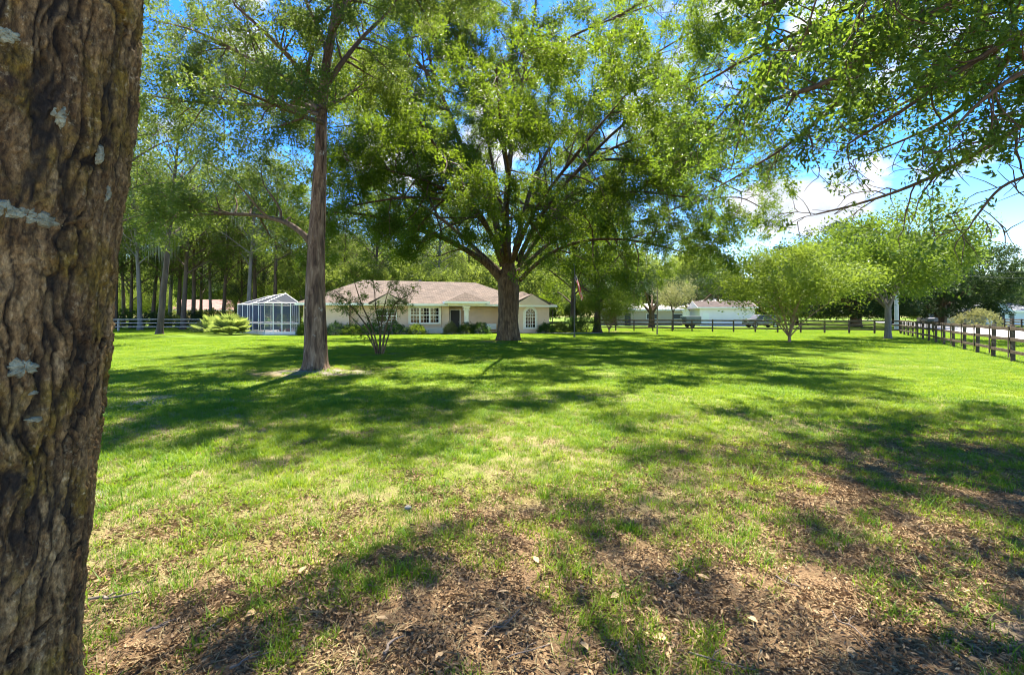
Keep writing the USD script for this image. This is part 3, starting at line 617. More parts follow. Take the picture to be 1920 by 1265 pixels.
# ------------------------------------------------------------------ the near trunk on the left
def near_trunk():
    bx_, by_ = -1.78, 1.40
    t = thing('oak_tree', 'huge close-up trunk with rough mossy bark and pale lichen at the left edge', 'tree', (bx_, by_, 0))
    zf = np.concatenate([np.linspace(-0.1, 0.35, 40, endpoint=False), np.linspace(0.35, 2.75, 520, endpoint=False), np.linspace(2.75, 7.0, 60)])
    cx = np.interp(zf, [-.1, .4, 1.0, 1.6, 2.2, 2.8, 7], [-.17, -.125, -.05, 0.01, 0.075, 0.14, .5]); rr = np.interp(zf, [-.1, .2, .5, 1.0, 1.6, 2.2, 2.8, 7], [.56, .46, .425, .415, .415, .42, .42, .30])
    sides = 560; th = np.linspace(0, 2 * PI, sides, endpoint=False)
    TH, ZZ = np.meshgrid(th, zf); RR = np.repeat(rr[:, None], sides, 1)
    # lobed section: a shallow groove runs up the trunk near its right-hand edge
    RR = RR * (1 + 0.035 * np.sin(3 * TH + 0.8 + 0.25 * ZZ) + 0.05 * np.exp(-np.maximum(ZZ, 0) / 0.3) * np.sin(5 * TH))
    uvec = np.stack([np.cos(TH) * 0.42, np.sin(TH) * 0.42, ZZ], -1)
    warp = (meshkit.fbm(uvec * [3.0, 3.0, 2.2], 3, 1) - 0.5)[..., None] * np.array([0.22, 0.22, 0.0])
    q = uvec + warp
    a = meshkit.fbm(q * [21, 21, 1.7], 3, 2); ridge = 1 - np.abs(2 * a - 1)                  # long wavy fissures where a crosses a half
    fiss = smooth01(ridge, 0.87, 0.99)
    b = meshkit.fbm(q * [42, 42, 8], 3, 3); plates = smooth01(1 - np.abs(2 * b - 1), 0.84, 0.985)
    c = meshkit.fbm(uvec * [95, 95, 60], 3, 4); e = meshkit.fbm(uvec * [8, 8, 2.2], 4, 8); g = meshkit.fbm(q * [36, 36, 3.6], 4, 14)
    fl = meshkit.fbm(q * [62, 62, 9], 3, 17); flake = smooth01(fl, .50, .56)               # small flakes standing proud with sharp edges
    RB = RR + (e - 0.5) * 0.034
    RR = RB - fiss * 0.017 * smooth01(e, .25, .5) - plates * 0.005 * (1 - fiss) + (c - 0.5) * 0.008 + (g - .5) * .012 + flake * .007
    RB = RB - .004
    v = np.stack([cx[:, None] + RR * np.cos(TH), RR * np.sin(TH), ZZ], -1).reshape(-1, 3)
    n = len(zf); i, j = np.meshgrid(np.arange(n - 1), np.arange(sides), indexing='ij')
    qd = np.stack([i * sides + j, i * sides + (j + 1) % sides, (i + 1) * sides + (j + 1) % sides, (i + 1) * sides + j], -1).reshape(-1, 4)
    nodes = {'tc': ('texture_coordinate', {}), 'at': ('attribute', dict(attribute='fissure')),
             'mp': ('mapping', dict(scale=(13, 13, 2.6))), 'n1': ('noise_texture', dict(scale=1.0, detail=8.0, roughness=0.7, distortion=0.5)),
             'r1': ('rgb_ramp', dict(ramp=[(0.32, (0.032, 0.018, 0.008)), (0.44, (0.130, 0.078, 0.030)), (0.54, (0.25, 0.160, 0.066)), (0.68, (0.40, 0.285, 0.14))])),
             'n2': ('noise_texture', dict(scale=5.0, detail=6.0, roughness=0.65)), 'm2': ('map_range', dict(from_min=0.48, from_max=0.62, clamp=True, to_max=0.75)), 'mx2': ('mix', dict(color2=(0.20, 0.135, 0.012))),
             'n3': ('noise_texture', dict(scale=48.0, detail=6.0, roughness=0.75)), 'm3': ('map_range', dict(from_min=0.56, from_max=0.64, clamp=True, to_max=0.7)), 'mx3': ('mix', dict(color2=(0.42, 0.35, 0.21))),
             'n4': ('noise_texture', dict(scale=2.3, detail=4.0)), 'm4': ('map_range', dict(from_min=0.38, from_max=0.56, clamp=True, to_min=.12)), 'mm': ('math', dict(math_type='multiply')),
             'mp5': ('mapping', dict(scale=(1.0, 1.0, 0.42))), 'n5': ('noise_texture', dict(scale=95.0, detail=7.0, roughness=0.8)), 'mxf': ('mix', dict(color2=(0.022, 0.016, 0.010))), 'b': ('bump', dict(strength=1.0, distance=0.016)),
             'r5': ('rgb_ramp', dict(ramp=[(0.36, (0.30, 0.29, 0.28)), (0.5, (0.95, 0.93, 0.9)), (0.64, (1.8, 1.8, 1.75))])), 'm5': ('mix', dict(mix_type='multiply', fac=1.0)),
             'p': ('principled_bsdf', dict(roughness=0.88, specular_ior_level=0.25))}
    links = [('tc.object', 'mp.vector'), ('mp.vector', 'n1.vector'), ('n1.fac', 'r1.fac')] + [('tc.object', f'{k}.vector') for k in ('n2', 'n3', 'n4', 'mp5')] + [('mp5.vector', 'n5.vector'),
             ('n2.fac', 'm2.value'), ('m2.result', 'mx2.fac'), ('r1.color', 'mx2.color1'), ('n3.fac', 'm3.value'), ('n4.fac', 'm4.value'), ('m3.result', 'mm.value1'), ('m4.result', 'mm.value2'),
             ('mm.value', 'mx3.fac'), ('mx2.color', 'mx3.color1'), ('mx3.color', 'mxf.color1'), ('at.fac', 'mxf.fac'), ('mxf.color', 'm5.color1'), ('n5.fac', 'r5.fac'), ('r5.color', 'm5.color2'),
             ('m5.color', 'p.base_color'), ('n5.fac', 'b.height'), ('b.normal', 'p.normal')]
    bm = mat('bark_near', nodes, links, 'p.BSDF')
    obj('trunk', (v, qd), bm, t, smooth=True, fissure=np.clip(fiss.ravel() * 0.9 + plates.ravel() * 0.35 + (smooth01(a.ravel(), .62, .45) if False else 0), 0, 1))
    # lichen: thin lobed crusts lying on the bark where the picture shows them
    V3 = v.reshape(n, sides, 3); VB = np.stack([cx[:, None] + RB * np.cos(TH), RB * np.sin(TH), ZZ], -1)
    def lichen(px, py, rw, rh, seed):
        o = np.array([-bx_, -by_, EYE]); dd = unit(np.array([(px - CX) / F, 1, (HZ - py) / F]))
        bc, k2 = 0, 0
        Pn = V3 - o; tt = Pn @ dd; dist = np.linalg.norm(Pn - tt[..., None] * dd, axis=-1) + 0.05 * np.maximum(tt - tt.min() - 0.9, 0)
        cand = np.nonzero(dist.ravel() < 0.02)[0]
        if not len(cand): return
        k0 = cand[np.argmin(tt.ravel()[cand])]; i0, j0 = divmod(k0, sides)
        rg = np.random.default_rng(seed); rings, ns = 7, 40; cz, cth = zf[i0], th[j0]
        ang = np.linspace(0, 2 * PI, ns, endpoint=False); lob = 1 + 0.16 * np.sin(3 * ang + rg.uniform(0, 6)) + 0.12 * np.sin(7 * ang + rg.uniform(0, 6)) + rg.normal(0, 0.06, ns)
        vs = []
        for ri in range(rings + 1):
            f_ = ri / rings
            for k in range(ns):
                zz = cz + rh * f_ * lob[k] * math.sin(ang[k]); tq = cth + rw * f_ * lob[k] * math.cos(ang[k]) / 0.42
                ir = np.clip(np.searchsorted(zf, zz), 0, n - 1); jr = int(round(tq / (2 * PI) * sides)) % sides
                pb = VB[ir, jr]; nr = np.array([math.cos(tq), math.sin(tq), 0]); h = 0.009 * (1 - f_ ** 4) - 0.004 * (f_ == 1) + rg.uniform(0, 0.0025)
                vs.append([cx[ir], 0, zz] + nr * (np.linalg.norm((pb - [cx[ir], 0, pb[2]])[:2]) + h))
        vs = np.array(vs); ii, kk = np.meshgrid(np.arange(rings), np.arange(ns), indexing='ij')
        qf = np.stack([ii * ns + kk, ii * ns + (kk + 1) % ns, (ii + 1) * ns + (kk + 1) % ns, (ii + 1) * ns + kk], -1).reshape(-1, 4)
        obj('lichen', (vs, qf), M['lichen'], t, smooth=True)
    for k, (x, y, w, h) in enumerate([(41, 702, .034, .026), (20, 385, .04, .028), (90, 412, .045, .022), (60, 395, .03, .02), (15, 1095, .035, .022), (30, 62, .025, .02), (135, 215, .018, .03), (78, 733, .010, .008), (128, 990, .012, .02), (120, 1185, .014, .03), (205, 300, .012, .03), (215, 370, .010, .03), (75, 785, .02, .01)]):
        lichen(x, y, w, h, 60 + k)
    # its limbs and crown are above and behind the view and shade the foreground
    raw = [([(0.40, 0, 5.6), (0.9, 2.0, 7.6), (0.2, 4.2, 8.6), (0.9, 6.0, 9.4)], .08, .02), ([(0.40, 0, 5.4), (1.1, 2.0, 7.4), (2.5, 4.0, 8.9), (2.3, 6.2, 9.6)], .08, .02), ([(0.40, 0, 5.5), (1.2, 1.5, 7.0), (2.2, 3.2, 8.0), (3.0, 5.0, 8.8)], .10, .02), ([(0.42, 0, 5.8), (-1.0, 1.6, 7.4), (-2.6, 3.0, 8.6), (-3.8, 4.6, 9.4)], .10, .02),
           ([(0.46, 0, 6.3), (0.4, -2.0, 8.0), (0.2, -4.0, 9.5)], .15, .03), ([(0.48, 0, 6.6), (2.2, -0.6, 8.2), (4.2, -0.8, 9.6)], .14, .03), ([(0.48, 0, 6.6), (-2.0, -.8, 8.6), (-4.0, -1.2, 10)], .14, .03), ([(0.5, 0, 6.9), (0.5, .4, 9.5), (0.4, .8, 12.5)], .18, .03)]
    limbs = [(resample(p, 14), a, b) for p, a, b in raw]
    for P, a, b in limbs: obj('limb', tube(P, np.linspace(a, b, 14), 9), M['bark_limb'], t, smooth=60)
    tubes, anc, ad = grow(limbs, 25, 2.6, 2.6, (0.24, 0.7), (0.4, 0.9), 5, 0.3, 0.15, 0.9)
    tag(obj('twigs', tubes_mesh(tubes), M['bark_limb'], t), kind='stuff')
    r = np.random.default_rng(28); k = len(anc); gap = meshkit.fbm(anc * 0.5 + 2.3, 3, 4); ok = r.uniform(size=k) < smooth01(gap, 0.36, 0.54); anc, ad = anc[ok], ad[ok]; k = len(anc)
    P = [sprig(70 + s, 24, 0.36, 0.09, 0.032, 0.07) for s in range(3)]
    instancer('crown', t, P, anc, rot_from(ad, r.uniform(0, 6.28, k)), r.uniform(0.8, 1.2, k), r.integers(0, 3, k), M['leaf_near'])
near_trunk()

# ------------------------------------------------------------------ the tree off to the right whose branches hang into the view
def right_tree():
    loc = np.array([8.2, 5.2, 0.0])
    t = thing('oak_tree', 'oak reaching leafy branches into the upper right corner of the view', 'tree', loc)
    path = np.array([[0, 0, -.1], [0, 0, 1.5], [-.1, 0, 3], [-.2, .1, 4.5], [-.2, .2, 6.5], [-.1, .3, 9], [0, .3, 12]])
    obj('trunk', trunk_mesh(path, [.40, .38, .34, .30, .24, .16, .05], 40, 80, .7, .3, 5, .08, 9), M['bark_oak'], t, smooth=70)
    raw = [  # pixel, absolute depth
        ([(2075, -190, 5.6), (1900, -60, 5.9), (1760, 20, 6.2), (1640, 90, 6.5), (1560, 150, 6.8), (1480, 178, 7.2), (1400, 200, 7.6)], .10, .02),
        ([(2250, 60, 5.4), (2060, 130, 6.0), (1920, 232, 6.4), (1800, 305, 6.8), (1700, 352, 7.2), (1610, 382, 7.5), (1530, 402, 7.8)], .05, .012),
        ([(2250, 0, 5.4), (2050, 20, 5.6), (1920, 60, 5.9), (1790, 140, 6.3), (1680, 215, 6.6), (1590, 270, 7.0)], .06, .014),
        ([(2080, -200, 6.2), (1900, -120, 7.5), (1700, -40, 8.8), (1540, 40, 9.8), (1400, 110, 10.6), (1300, 170, 11)], .09, .02),
        ([(2250, -100, 5.6), (2000, -90, 7.0), (1850, 20, 8.2), (1750, 130, 9.0), (1640, 220, 9.8)], .07, .015),
        ([(2240, 160, 5.3), (2080, 240, 5.5), (1960, 315, 5.6), (1880, 350, 5.7), (1835, 400, 5.75), (1815, 430, 5.8)], .03, .008),
        ([(1940, -100, 6.2), (1800, -70, 5.6), (1660, -40, 5.0), (1540, -20, 4.6), (1430, 10, 4.3)], .06, .012),
        ([(1900, -60, 5.9), (1760, -130, 7.2), (1600, -150, 8.5), (1440, -130, 9.5)], .07, .015),
        ([(1760, 20, 6.2), (1650, 30, 7.4), (1530, 70, 8.4), (1420, 140, 9.2), (1340, 230, 9.8), (1290, 300, 10.2)], .05, .012),
        ([(1640, 90, 6.5), (1560, 200, 7.6), (1480, 270, 8.4), (1400, 320, 9.0), (1330, 360, 9.5)], .04, .010),
        ([(1920, 60, 5.9), (1860, 150, 7.0), (1780, 220, 7.8), (1700, 260, 8.5), (1600, 300, 9.2)], .05, .012),
        ([(1850, 20, 8.2), (1800, 100, 9.5), (1720, 180, 10.4), (1600, 230, 11.2), (1480, 260, 12)], .06, .012),
        ([(2250, 20, 5.2), (2060, 90, 5.2), (1930, 130, 5.2), (1840, 190, 5.3), (1780, 250, 5.5)], .05, .010),
        ([(1540, 40, 9.8), (1460, 120, 10.5), (1400, 220, 11), (1370, 320, 11.4)], .05, .012),
    ]
    limbs = []
    for px, a, b in raw:
        P = resample([at(x, y, d) for x, y, d in px], 24) - loc; limbs.append((P, a, b))
        obj('limb', tube(P, np.linspace(a, b, 24), 9), M['bark_limb'], t, smooth=60)
    # joins the visible limbs to the trunk and closes the crown on its far side
    for P, a, b in list(limbs)[:7]:
        z0 = min(max(P[0][2] - 0.4, 2.5), 8); root = np.array([-.2, .15, z0]); Q = resample([root, (root + P[0]) / 2 + [0, 0, .15], P[0]], 8)
        obj('limb', tube(Q, np.linspace(a * 1.3, a, 8), 9), M['bark_limb'], t, smooth=60)
    extra = [([(-.1, .2, 6), (1.5, 1.5, 7.5), (3.5, 3, 8.5)], .12, .03), ([(-.1, .2, 6.5), (1.5, -1.5, 8), (3, -3, 9)], .12, .03), ([(-.1, .3, 7), (-1.5, -2, 8.5), (-3, -4, 9.3)], .12, .03), ([(-.1, .3, 8), (-.6, 2, 10), (-1.4, 4, 11.5)], .12, .03), ([(-.1, .3, 9), (-.1, .4, 11.5), (0, .5, 13.5)], .1, .03), ([(-.1, .3, 6.5), (-1.6, 1.0, 8.2), (-3.2, 1.8, 9.2), (-4.6, 2.6, 9.9)], .12, .03), ([(-.1, .3, 7), (-2, .8, 8.8), (-4.2, 1.4, 9.6), (-6.2, 1.8, 10.2)], .12, .03), ([(-.1, .3, 7.5), (-1.6, 2.2, 9.3), (-3.6, 4.0, 10.4)], .12, .03), ([(-.1, .3, 7), (-1.8, 2.0, 8.2), (-3.6, 3.6, 9.0), (-5.2, 4.8, 9.6)], .12, .03), ([(-.1, .3, 7.5), (-1.2, 2.6, 9), (-2.2, 4.8, 10.2), (-3.0, 6.8, 11)], .12, .03), ([(-.1, .3, 8), (-2.2, 2.4, 9.4), (-4.2, 4.4, 10.4), (-6.0, 6.2, 11)], .12, .03), ([(-.1, .3, 7), (-2.2, 0, 8.6), (-4.6, -.2, 9.4), (-6.4, -.4, 9.8)], .12, .03)]
    ex = [(resample(p, 12), a, b) for p, a, b in extra]
    for P, a, b in ex: obj('limb', tube(P, np.linspace(a, b, 12), 9), M['bark_limb'], t, smooth=60)
    tubes, anc, ad = grow(limbs, 35, 4.2, 5.0, (0.17, 0.45), (0.22, 0.55), 6, 0.12, 0.0, 0.95, r2max=.02)
    t2, a2, d2 = grow(ex, 36, 2.3, 2.5, (0.25, 0.7), (0.4, 0.9), 5, 0.3, 0.15, 0.9)
    r = np.random.default_rng(38)
    w = anc + loc; px = CX + F * w[:, 0] / w[:, 1]; py = HZ - F * (w[:, 2] - EYE) / w[:, 1]
    gap = meshkit.fbm(anc * 1.1 + 4.3, 3, 4); thin = np.where((py > 290) & (px > 1480), 0.28, np.where(py > 260, .75, 1.0)); thin = np.where((px > 1800) & (py > 330), 0.10, thin)
    ok = (r.uniform(size=len(anc)) < smooth01(gap, 0.33, 0.50) * thin); anc, ad = anc[ok], ad[ok]
    tag(obj('twigs', tubes_mesh(tubes + t2), M['bark_limb'], t), kind='stuff')
    P = [sprig(80 + s, 14, 0.26, 0.080, 0.027, 0.045, True) for s in range(5)]
    R = rot_from(ad, r.uniform(0, 6.28, len(anc))); sc = r.uniform(0.75, 1.2, len(anc)); wh = r.integers(0, 5, len(anc))
    # the leaves nearest the eye are leaves of their own
    w = anc + loc; px = CX + F * w[:, 0] / w[:, 1]; py = HZ - F * (w[:, 2] - EYE) / w[:, 1]
    inside = (px > 1200) & (px < 1915) & (py > 5) & (py < 480); order = np.argsort(np.where(inside, w[:, 1], 99))[:22]
    lv, lf = leaf_shape(1, 1, .3, True); nl = 0
    for q in order:
        v, f, tone = P[wh[q]]; v = (v @ R[q].T) * sc[q] + anc[q]
        for k in range(14):
            if nl < 300: obj('leaf', (v[k * 7:(k + 1) * 7], lf), M['leaf_near'], t, tone=tone[k * 7:(k + 1) * 7]); nl += 1
    rest = np.setdiff1d(np.arange(len(anc)), order)
    instancer('crown', t, P, anc[rest], R[rest], sc[rest], wh[rest], M['leaf_near'])
    k = len(a2); P2 = [sprig(90 + s, 24, 0.36, 0.09, 0.032, 0.07) for s in range(3)]
    gap = meshkit.fbm(a2 * 0.5 + 2.3, 3, 4); ok = r.uniform(size=k) < smooth01(gap, 0.34, 0.52); a2, d2 = a2[ok], d2[ok]; k = len(a2)
    instancer('crown', t, P2, a2, rot_from(d2, r.uniform(0, 6.28, k)), r.uniform(.8, 1.2, k), r.integers(0, 3, k), M['leaf_near'])
    print('right sprigs', len(anc), k)
right_tree()

# ------------------------------------------------------------------ generic trees: one of each kind, then copies
def build_tree(name, label, loc, seed, H, tr, base, cr, nl, leaf, bark, leafL=0.2, leafW=0.09, nsp=1500, per=14, rotz=0, scale=None, group=None, lean=0.02, fork=None, cat='tree', up=0.25, spread=1.0, twig=True, flat=0.55, dome=None):
    """Tree of height H with trunk radius tr, lowest limbs at base, crown radius cr and nl limbs."""
    r = np.random.default_rng(seed)
    t = thing(name, label, cat, loc, rotz, group, scale)
    top = np.array([r.normal(0, lean) * H, r.normal(0, lean) * H, H * 0.92]); limbs = []
    if fork is None:
        path = resample(np.array([[0, 0, -.15], [0, 0, .5], top * [.35, .35, 0] + [r.normal(0, .06), r.normal(0, .06), base], top * .8, top]), 40)
        radii = tr * np.interp(np.linspace(0, 1, 40), [0, .3, 1], [1, .8, .12])
        obj('trunk', trunk_mesh(path, radii, 18, 40, .6, .3, 5, .10, seed), bark, t, smooth=70)
        for k in range(nl):
            f = (k + 0.5) / nl; z = base + (H * 0.9 - base) * f ** 1.1; i = int(np.clip(np.searchsorted(path[:, 2], z), 1, 39)); p = path[i]
            az = k * 2.4 + r.uniform(-.4, .4); ln = cr * (1.0 - 0.62 * f ** 1.6) * (0.65 + 0.35 * min(1, f * 4)) * r.uniform(.8, 1.15) * spread
            e = np.array([math.cos(az), math.sin(az), 0]) * ln; rise = ln * (flat + 0.6 * f)
            P = resample([p, p + e * .35 + [0, 0, rise * .42], p + e * .7 + [0, 0, rise * .8], p + e + [0, 0, rise * .95]], 10); limbs.append((P, radii[i] * .5, .02))
        limbs.append((path[30:], radii[30], .02))
    else:
        path = resample(np.array([[0, 0, -.15], [0, 0, .3], [0, 0, base * .6], [0, 0, base]]), 16)
        obj('trunk', trunk_mesh(path, tr * np.linspace(1, .9, 6), 20, 16, .5, .3, 5, .1, seed), bark, t, smooth=70)
        for k in range(fork):
            az = k * 2 * PI / fork + r.uniform(-.5, .5); ln = cr * r.uniform(.45, 1.0); h = (H - base) * r.uniform(.5, 1.0) * (1 - .35 * ln / cr); e = np.array([math.cos(az), math.sin(az), 0])
            P = resample([[0, 0, base * .85], e * ln * .3 + [0, 0, base + h * .35], e * ln * .65 + [0, 0, base + h * .72], e * ln + [0, 0, base + h]], 12); limbs.append((P, tr * .55, .02))
    for P, a, b in limbs: obj('limb', tube(P, np.linspace(a, b, len(P)), 7), bark, t, smooth=60)
    tubes, anc, ad = grow(limbs, seed + 1, 1.3, 1.3, (0.3, 0.7), (0.5, 1.1), 4, 0.25, up, 0.9)
    if twig: tag(obj('twigs', tubes_mesh([x for x in tubes if x[2] == 5]), bark, t), kind='stuff')
    if len(anc) > nsp: s = r.choice(len(anc), nsp, replace=False); anc, ad = anc[s], ad[s]
    if dome:
        rx, zc, rz, n, zmin = dome; npad = max(24, n // 20); d = unit(r.normal(size=(npad, 3))); c = d * (r.uniform(.2, 1, (npad, 1)) ** .42) * (.62 + .76 * meshkit.fbm(d * 3.1 + seed, 3, seed)[:, None]) * [rx, rx, rz] + [0, 0, zc]
        c = c[c[:, 2] > zmin]; w = r.integers(0, len(c), n); q = c[w] + r.normal(size=(n, 3)) * [rx * .085, rx * .085, rx * .034] * r.uniform(.6, 1.3, (n, 1)); q = q[q[:, 2] > zmin * .9]
        anc = np.vstack([anc, q]); ad = np.vstack([ad, unit(q - [0, 0, zc * .6]) * [1, 1, .5] + r.normal(0, .4, q.shape)])
    k = len(anc); P = [sprig(seed * 7 + s, per, .75, leafL, leafW, .22) for s in range(3)]
    m, tone = sprig_mesh(P, anc, rot_from(ad, r.uniform(0, 6.28, k)), r.uniform(.8, 1.3, k), r.integers(0, 3, k))
    tag(obj('crown', m, leaf, t, tone=tone), kind='stuff')
    return t
def gp(x, d): return np.array([(x - CX) / F * d, d, 0.0])
WG = 'woodland trees behind the grey rail fence'
WL = 'slender woodland tree standing among others behind the grey rail fence on the left'
wood_a = build_tree('woodland_tree', 'pale grey straight trunk just behind the left rail fence', gp(263, 52), 101, 19, .30, 7, 4.8, 18, M['leaf_wood'], M['bark_grey'], group=WG, nsp=1050)
wood_b = build_tree('woodland_tree', 'brown leaning woodland trunk just behind the left rail fence, right of the grey one', gp(343, 53), 102, 20, .34, 6, 5.2, 20, M['leaf_wood'], M['bark_wood'], group=WG, nsp=1050)
wood_c = build_tree('woodland_tree', 'tall woodland trunk rising just behind the roof of the pool enclosure', gp(515, 58), 103, 21, .30, 8, 5.0, 18, M['leaf_mid'], M['bark_wood'], group=WG, lean=.04, nsp=1050)
wood_d = build_tree('woodland_tree', 'dark bushy woodland tree behind the grey trunk', gp(245, 60), 104, 16, .28, 3.2, 5.0, 20, M['leaf_dark'], M['bark_wood'], group=WG)
rng = np.random.default_rng(77); protos = [wood_a, wood_b, wood_c, wood_d]
for k, (x, d) in enumerate([(215, 56), (232, 66), (285, 62), (300, 56), (318, 68), (335, 62), (362, 58), (376, 70), (395, 63), (418, 60), (440, 72), (455, 64), (478, 60), (492, 70), (540, 66), (562, 72), (590, 62), (640, 70), (700, 64), (760, 74), (820, 67), (880, 76), (945, 70), (1020, 74), (180, 60), (150, 55), (100, 58), (40, 62)]):
    if x < 580: lab, g = WL, WG
    else: lab, g = 'tall woodland tree rising behind the pink roof of the house', 'woodland trees behind the house'
    dup(protos[k % 4 if k % 3 else (k + 1) % 3], 'woodland_tree', lab, gp(x, d), rng.uniform(0, 6.28), rng.uniform(.82, 1.15), g)
# trees standing nearer on the left, whose crowns fill the upper left
for k, (x, d, s, lab) in enumerate([(150, 26, .95, 'tree hidden behind the huge near trunk with its crown showing above the lawn'), (300, 40, 1.0, 'leafy tree standing on the lawn edge in front of the rail fence'), (465, 54, 1.0, 'leafy tree beside the pool enclosure, crown over its roof')]):
    dup(protos[(k + 1) % 3], 'woodland_tree', lab, gp(x, d), 1.1 * k + .4, s, 'trees along the left of the lawn')
# behind the flag and the fence
house_tree = build_tree('shade_tree', 'thick trunked shade tree right of the flagpole', gp(1120, 44), 111, 11, .42, 2.6, 5.0, 16, M['leaf_oak'], M['bark_wood'], nsp=1700)
fork_tree = build_tree('forked_tree', 'dark forked tree in front of the cream neighbour house', gp(1222, 66), 112, 11, .42, 2.2, 6, 0, M['leaf_dark'], M['bark_oak'], fork=5, nsp=1500)
pale_tree = build_tree('small_tree', 'small pale yellow blossoming tree by the wooden pole', gp(1262, 52), 113, 5.6, .08, 2.2, 1.7, 0, M['leaf_pale'], M['bark_wood'], fork=5, nsp=330, leafL=.14, leafW=.08)
dup(house_tree, 'shade_tree', 'shade tree just left of the flagpole with a straight trunk', gp(1073, 46), 2.0, .95)
for k, (x, d, s, lab) in enumerate([(1150, 76, 1.25, 'tree rising behind the cream neighbour house'), (1300, 84, 1.1, 'tree between the cream house and the white garage'), (1345, 92, 1.3, 'dark tree behind the white garage roof'), (1400, 80, 1.0, 'tree at the right end of the white garage')]):
    dup(fork_tree, 'forked_tree', lab, gp(x, d), k * 1.3 + .5, s)
myrtle = build_tree('crape_myrtle', 'multi stemmed crape myrtle with a bright green umbrella crown on the open lawn', gp(1480, 28.2), 121, 4.9, .075, .35, 2.1, 0, M['leaf_lime'], M['bark_myrtle'], fork=12, nsp=420, leafL=.15, leafW=.08, per=14, up=.45, dome=(3.7, 3.9, 1.7, 1400, 2.5))
maple = build_tree('maple_tree', 'bright green maple with a forked grey trunk near the fence corner', gp(1665, 32), 122, 8.4, .20, 2.4, 3.2, 0, M['leaf_maple'], M['bark_grey'], fork=6, nsp=600, leafL=.20, leafW=.11, per=13, up=.4, dome=(5.3, 5.9, 3.1, 1700, 2.8))
live_oak = build_tree('live_oak', 'broad dark live oak with a low forked trunk beyond the brown fence', gp(1605, 66), 123, 13.5, .70, 2.0, 8.0, 0, M['leaf_dark'], M['bark_oak'], fork=9, nsp=1200, leafL=.32, leafW=.16, per=14, dome=(10.6, 7.4, 7.2, 3600, 2.0))
for k, (x, d, s, lab) in enumerate([(1762, 75, .98, 'dark live oak beside the utility pole at the roadside'), (1838, 84, .66, 'rounded dark live oak left of the grey house'), (1490, 92, .95, 'live oak far behind the crape myrtle'), (1680, 96, 1.0, 'live oak far behind the maple')]):
    dup(live_oak, 'live_oak', lab, gp(x, d), k * 1.7 + .8, s)
dup(myrtle, 'crape_myrtle', 'small multi stemmed myrtle beside the thick shade tree trunk', gp(1142, 43.5), 2.2, .72)
# far woods as one mass
for k, (x, d, s) in enumerate([(575, 60, .6), (625, 58, .62), (665, 60, .7), (720, 62, .6), (775, 61, .72), (830, 60, .6), (885, 63, .7), (935, 61, .65), (990, 62, .7), (1035, 60, .6), (455, 66, .6), (490, 70, .62), (290, 72, .62), (225, 70, .6)]):
    if k == 0: young = build_tree('young_tree', 'low bushy bright green tree filling in behind the house roof', gp(x, d), 131, 8.5, .14, 1.2, 3.6, 12, M['leaf_far'], M['bark_wood'], nsp=900, leafL=.24, leafW=.13, per=13, group='low trees behind the house')
    elif x > 560: dup(young, 'young_tree', 'low bushy bright green tree filling in behind the house roof', gp(x, d), k * 1.9, s * 1.25)
    else: dup(young, 'young_tree', 'low bushy bright green tree deep among the woodland trunks', gp(x, d), k * 1.9, s * 1.15, 'low trees deep in the woods')
def far_woods():
    r = np.random.default_rng(99); k = 120; ang = np.linspace(-1.02, 1.02, k) + r.normal(0, .01, k); d = r.uniform(95, 135, k); x, y = d * np.tan(ang) * .98, d
    sc = np.where(ang > 0.42, .62, 1.0) * r.uniform(.8, 1.15, k)
    P = []
    for s in range(2):
        rr = np.random.default_rng(900 + s); n = 2600; a = unit(rr.normal(size=(n, 3))) * (rr.uniform(size=(n, 1)) ** .35) * [6.5, 6.5, 7.5] * (0.75 + 0.5 * meshkit.fbm(unit(rr.normal(size=(n, 3))), 3, s)[:, None]) + [0, 0, 9]
        a = a[a[:, 2] > .3]; n = len(a); sp = [sprig(950 + s, 10, .9, .4, .2, .3)]
        m, tone = sprig_mesh(sp, a, rot_from(unit(rr.normal(size=(n, 3))), rr.uniform(0, 6, n)), rr.uniform(.8, 1.4, n), np.zeros(n, int)); P.append((*m, tone))
    R = rot_from(np.c_[np.cos(a := r.uniform(0, 6.28, k)), np.sin(a), np.zeros(k)], np.zeros(k))
    instancer('woodland', None, P, np.c_[x, y, np.zeros(k)], R, sc, r.integers(0, 2, k), M['leaf_far'], 'far belt of green woods closing the view beyond the houses', 'woods')
far_woods()

# ------------------------------------------------------------------ shrubs
def bush(name, label, loc, seed, rx, h, leaf, n=500, leafL=.09, leafW=.045, cat='shrub', per=10, group=None, stems=6):
    r = np.random.default_rng(seed); t = thing(name, label, cat, loc, 0, group)
    d = unit(r.normal(size=(n, 3))); d[:, 2] = np.abs(d[:, 2]); rad = r.uniform(.35, 1, (n, 1)) ** .5 * (.7 + .6 * meshkit.fbm(d * 2.2 + seed, 3, seed)[:, None])
    a = d * rad * [rx, rx, h * .85] + [0, 0, h * .08]; P = [sprig(seed + s, per, .25, leafL, leafW, .06) for s in range(2)]
    m, tone = sprig_mesh(P, a, rot_from(unit(d + r.normal(0, .5, (n, 3))), r.uniform(0, 6, n)), r.uniform(.8, 1.2, n), r.integers(0, 2, n))
    tag(obj('foliage', m, leaf, t, tone=tone), kind='stuff')
    for k in range(stems):
        az = k * 6.28 / stems; e = np.array([math.cos(az) * rx * .6, math.sin(az) * rx * .6, h * .7])
        obj('stem', tube(resample([[0, 0, -.05], e * [.3, .3, .5], e], 6), np.linspace(.018, .006, 6), 5), M['bark_limb'], t)
    return t
HO = np.array([-17.4, 38.4, 0.0]); HA = math.radians(17); HU = np.array([math.cos(HA), math.sin(HA), 0]); HV = np.array([-math.sin(HA), math.cos(HA), 0])
def hp(u, v, z=0): return HO + HU * u + HV * v + [0, 0, z]
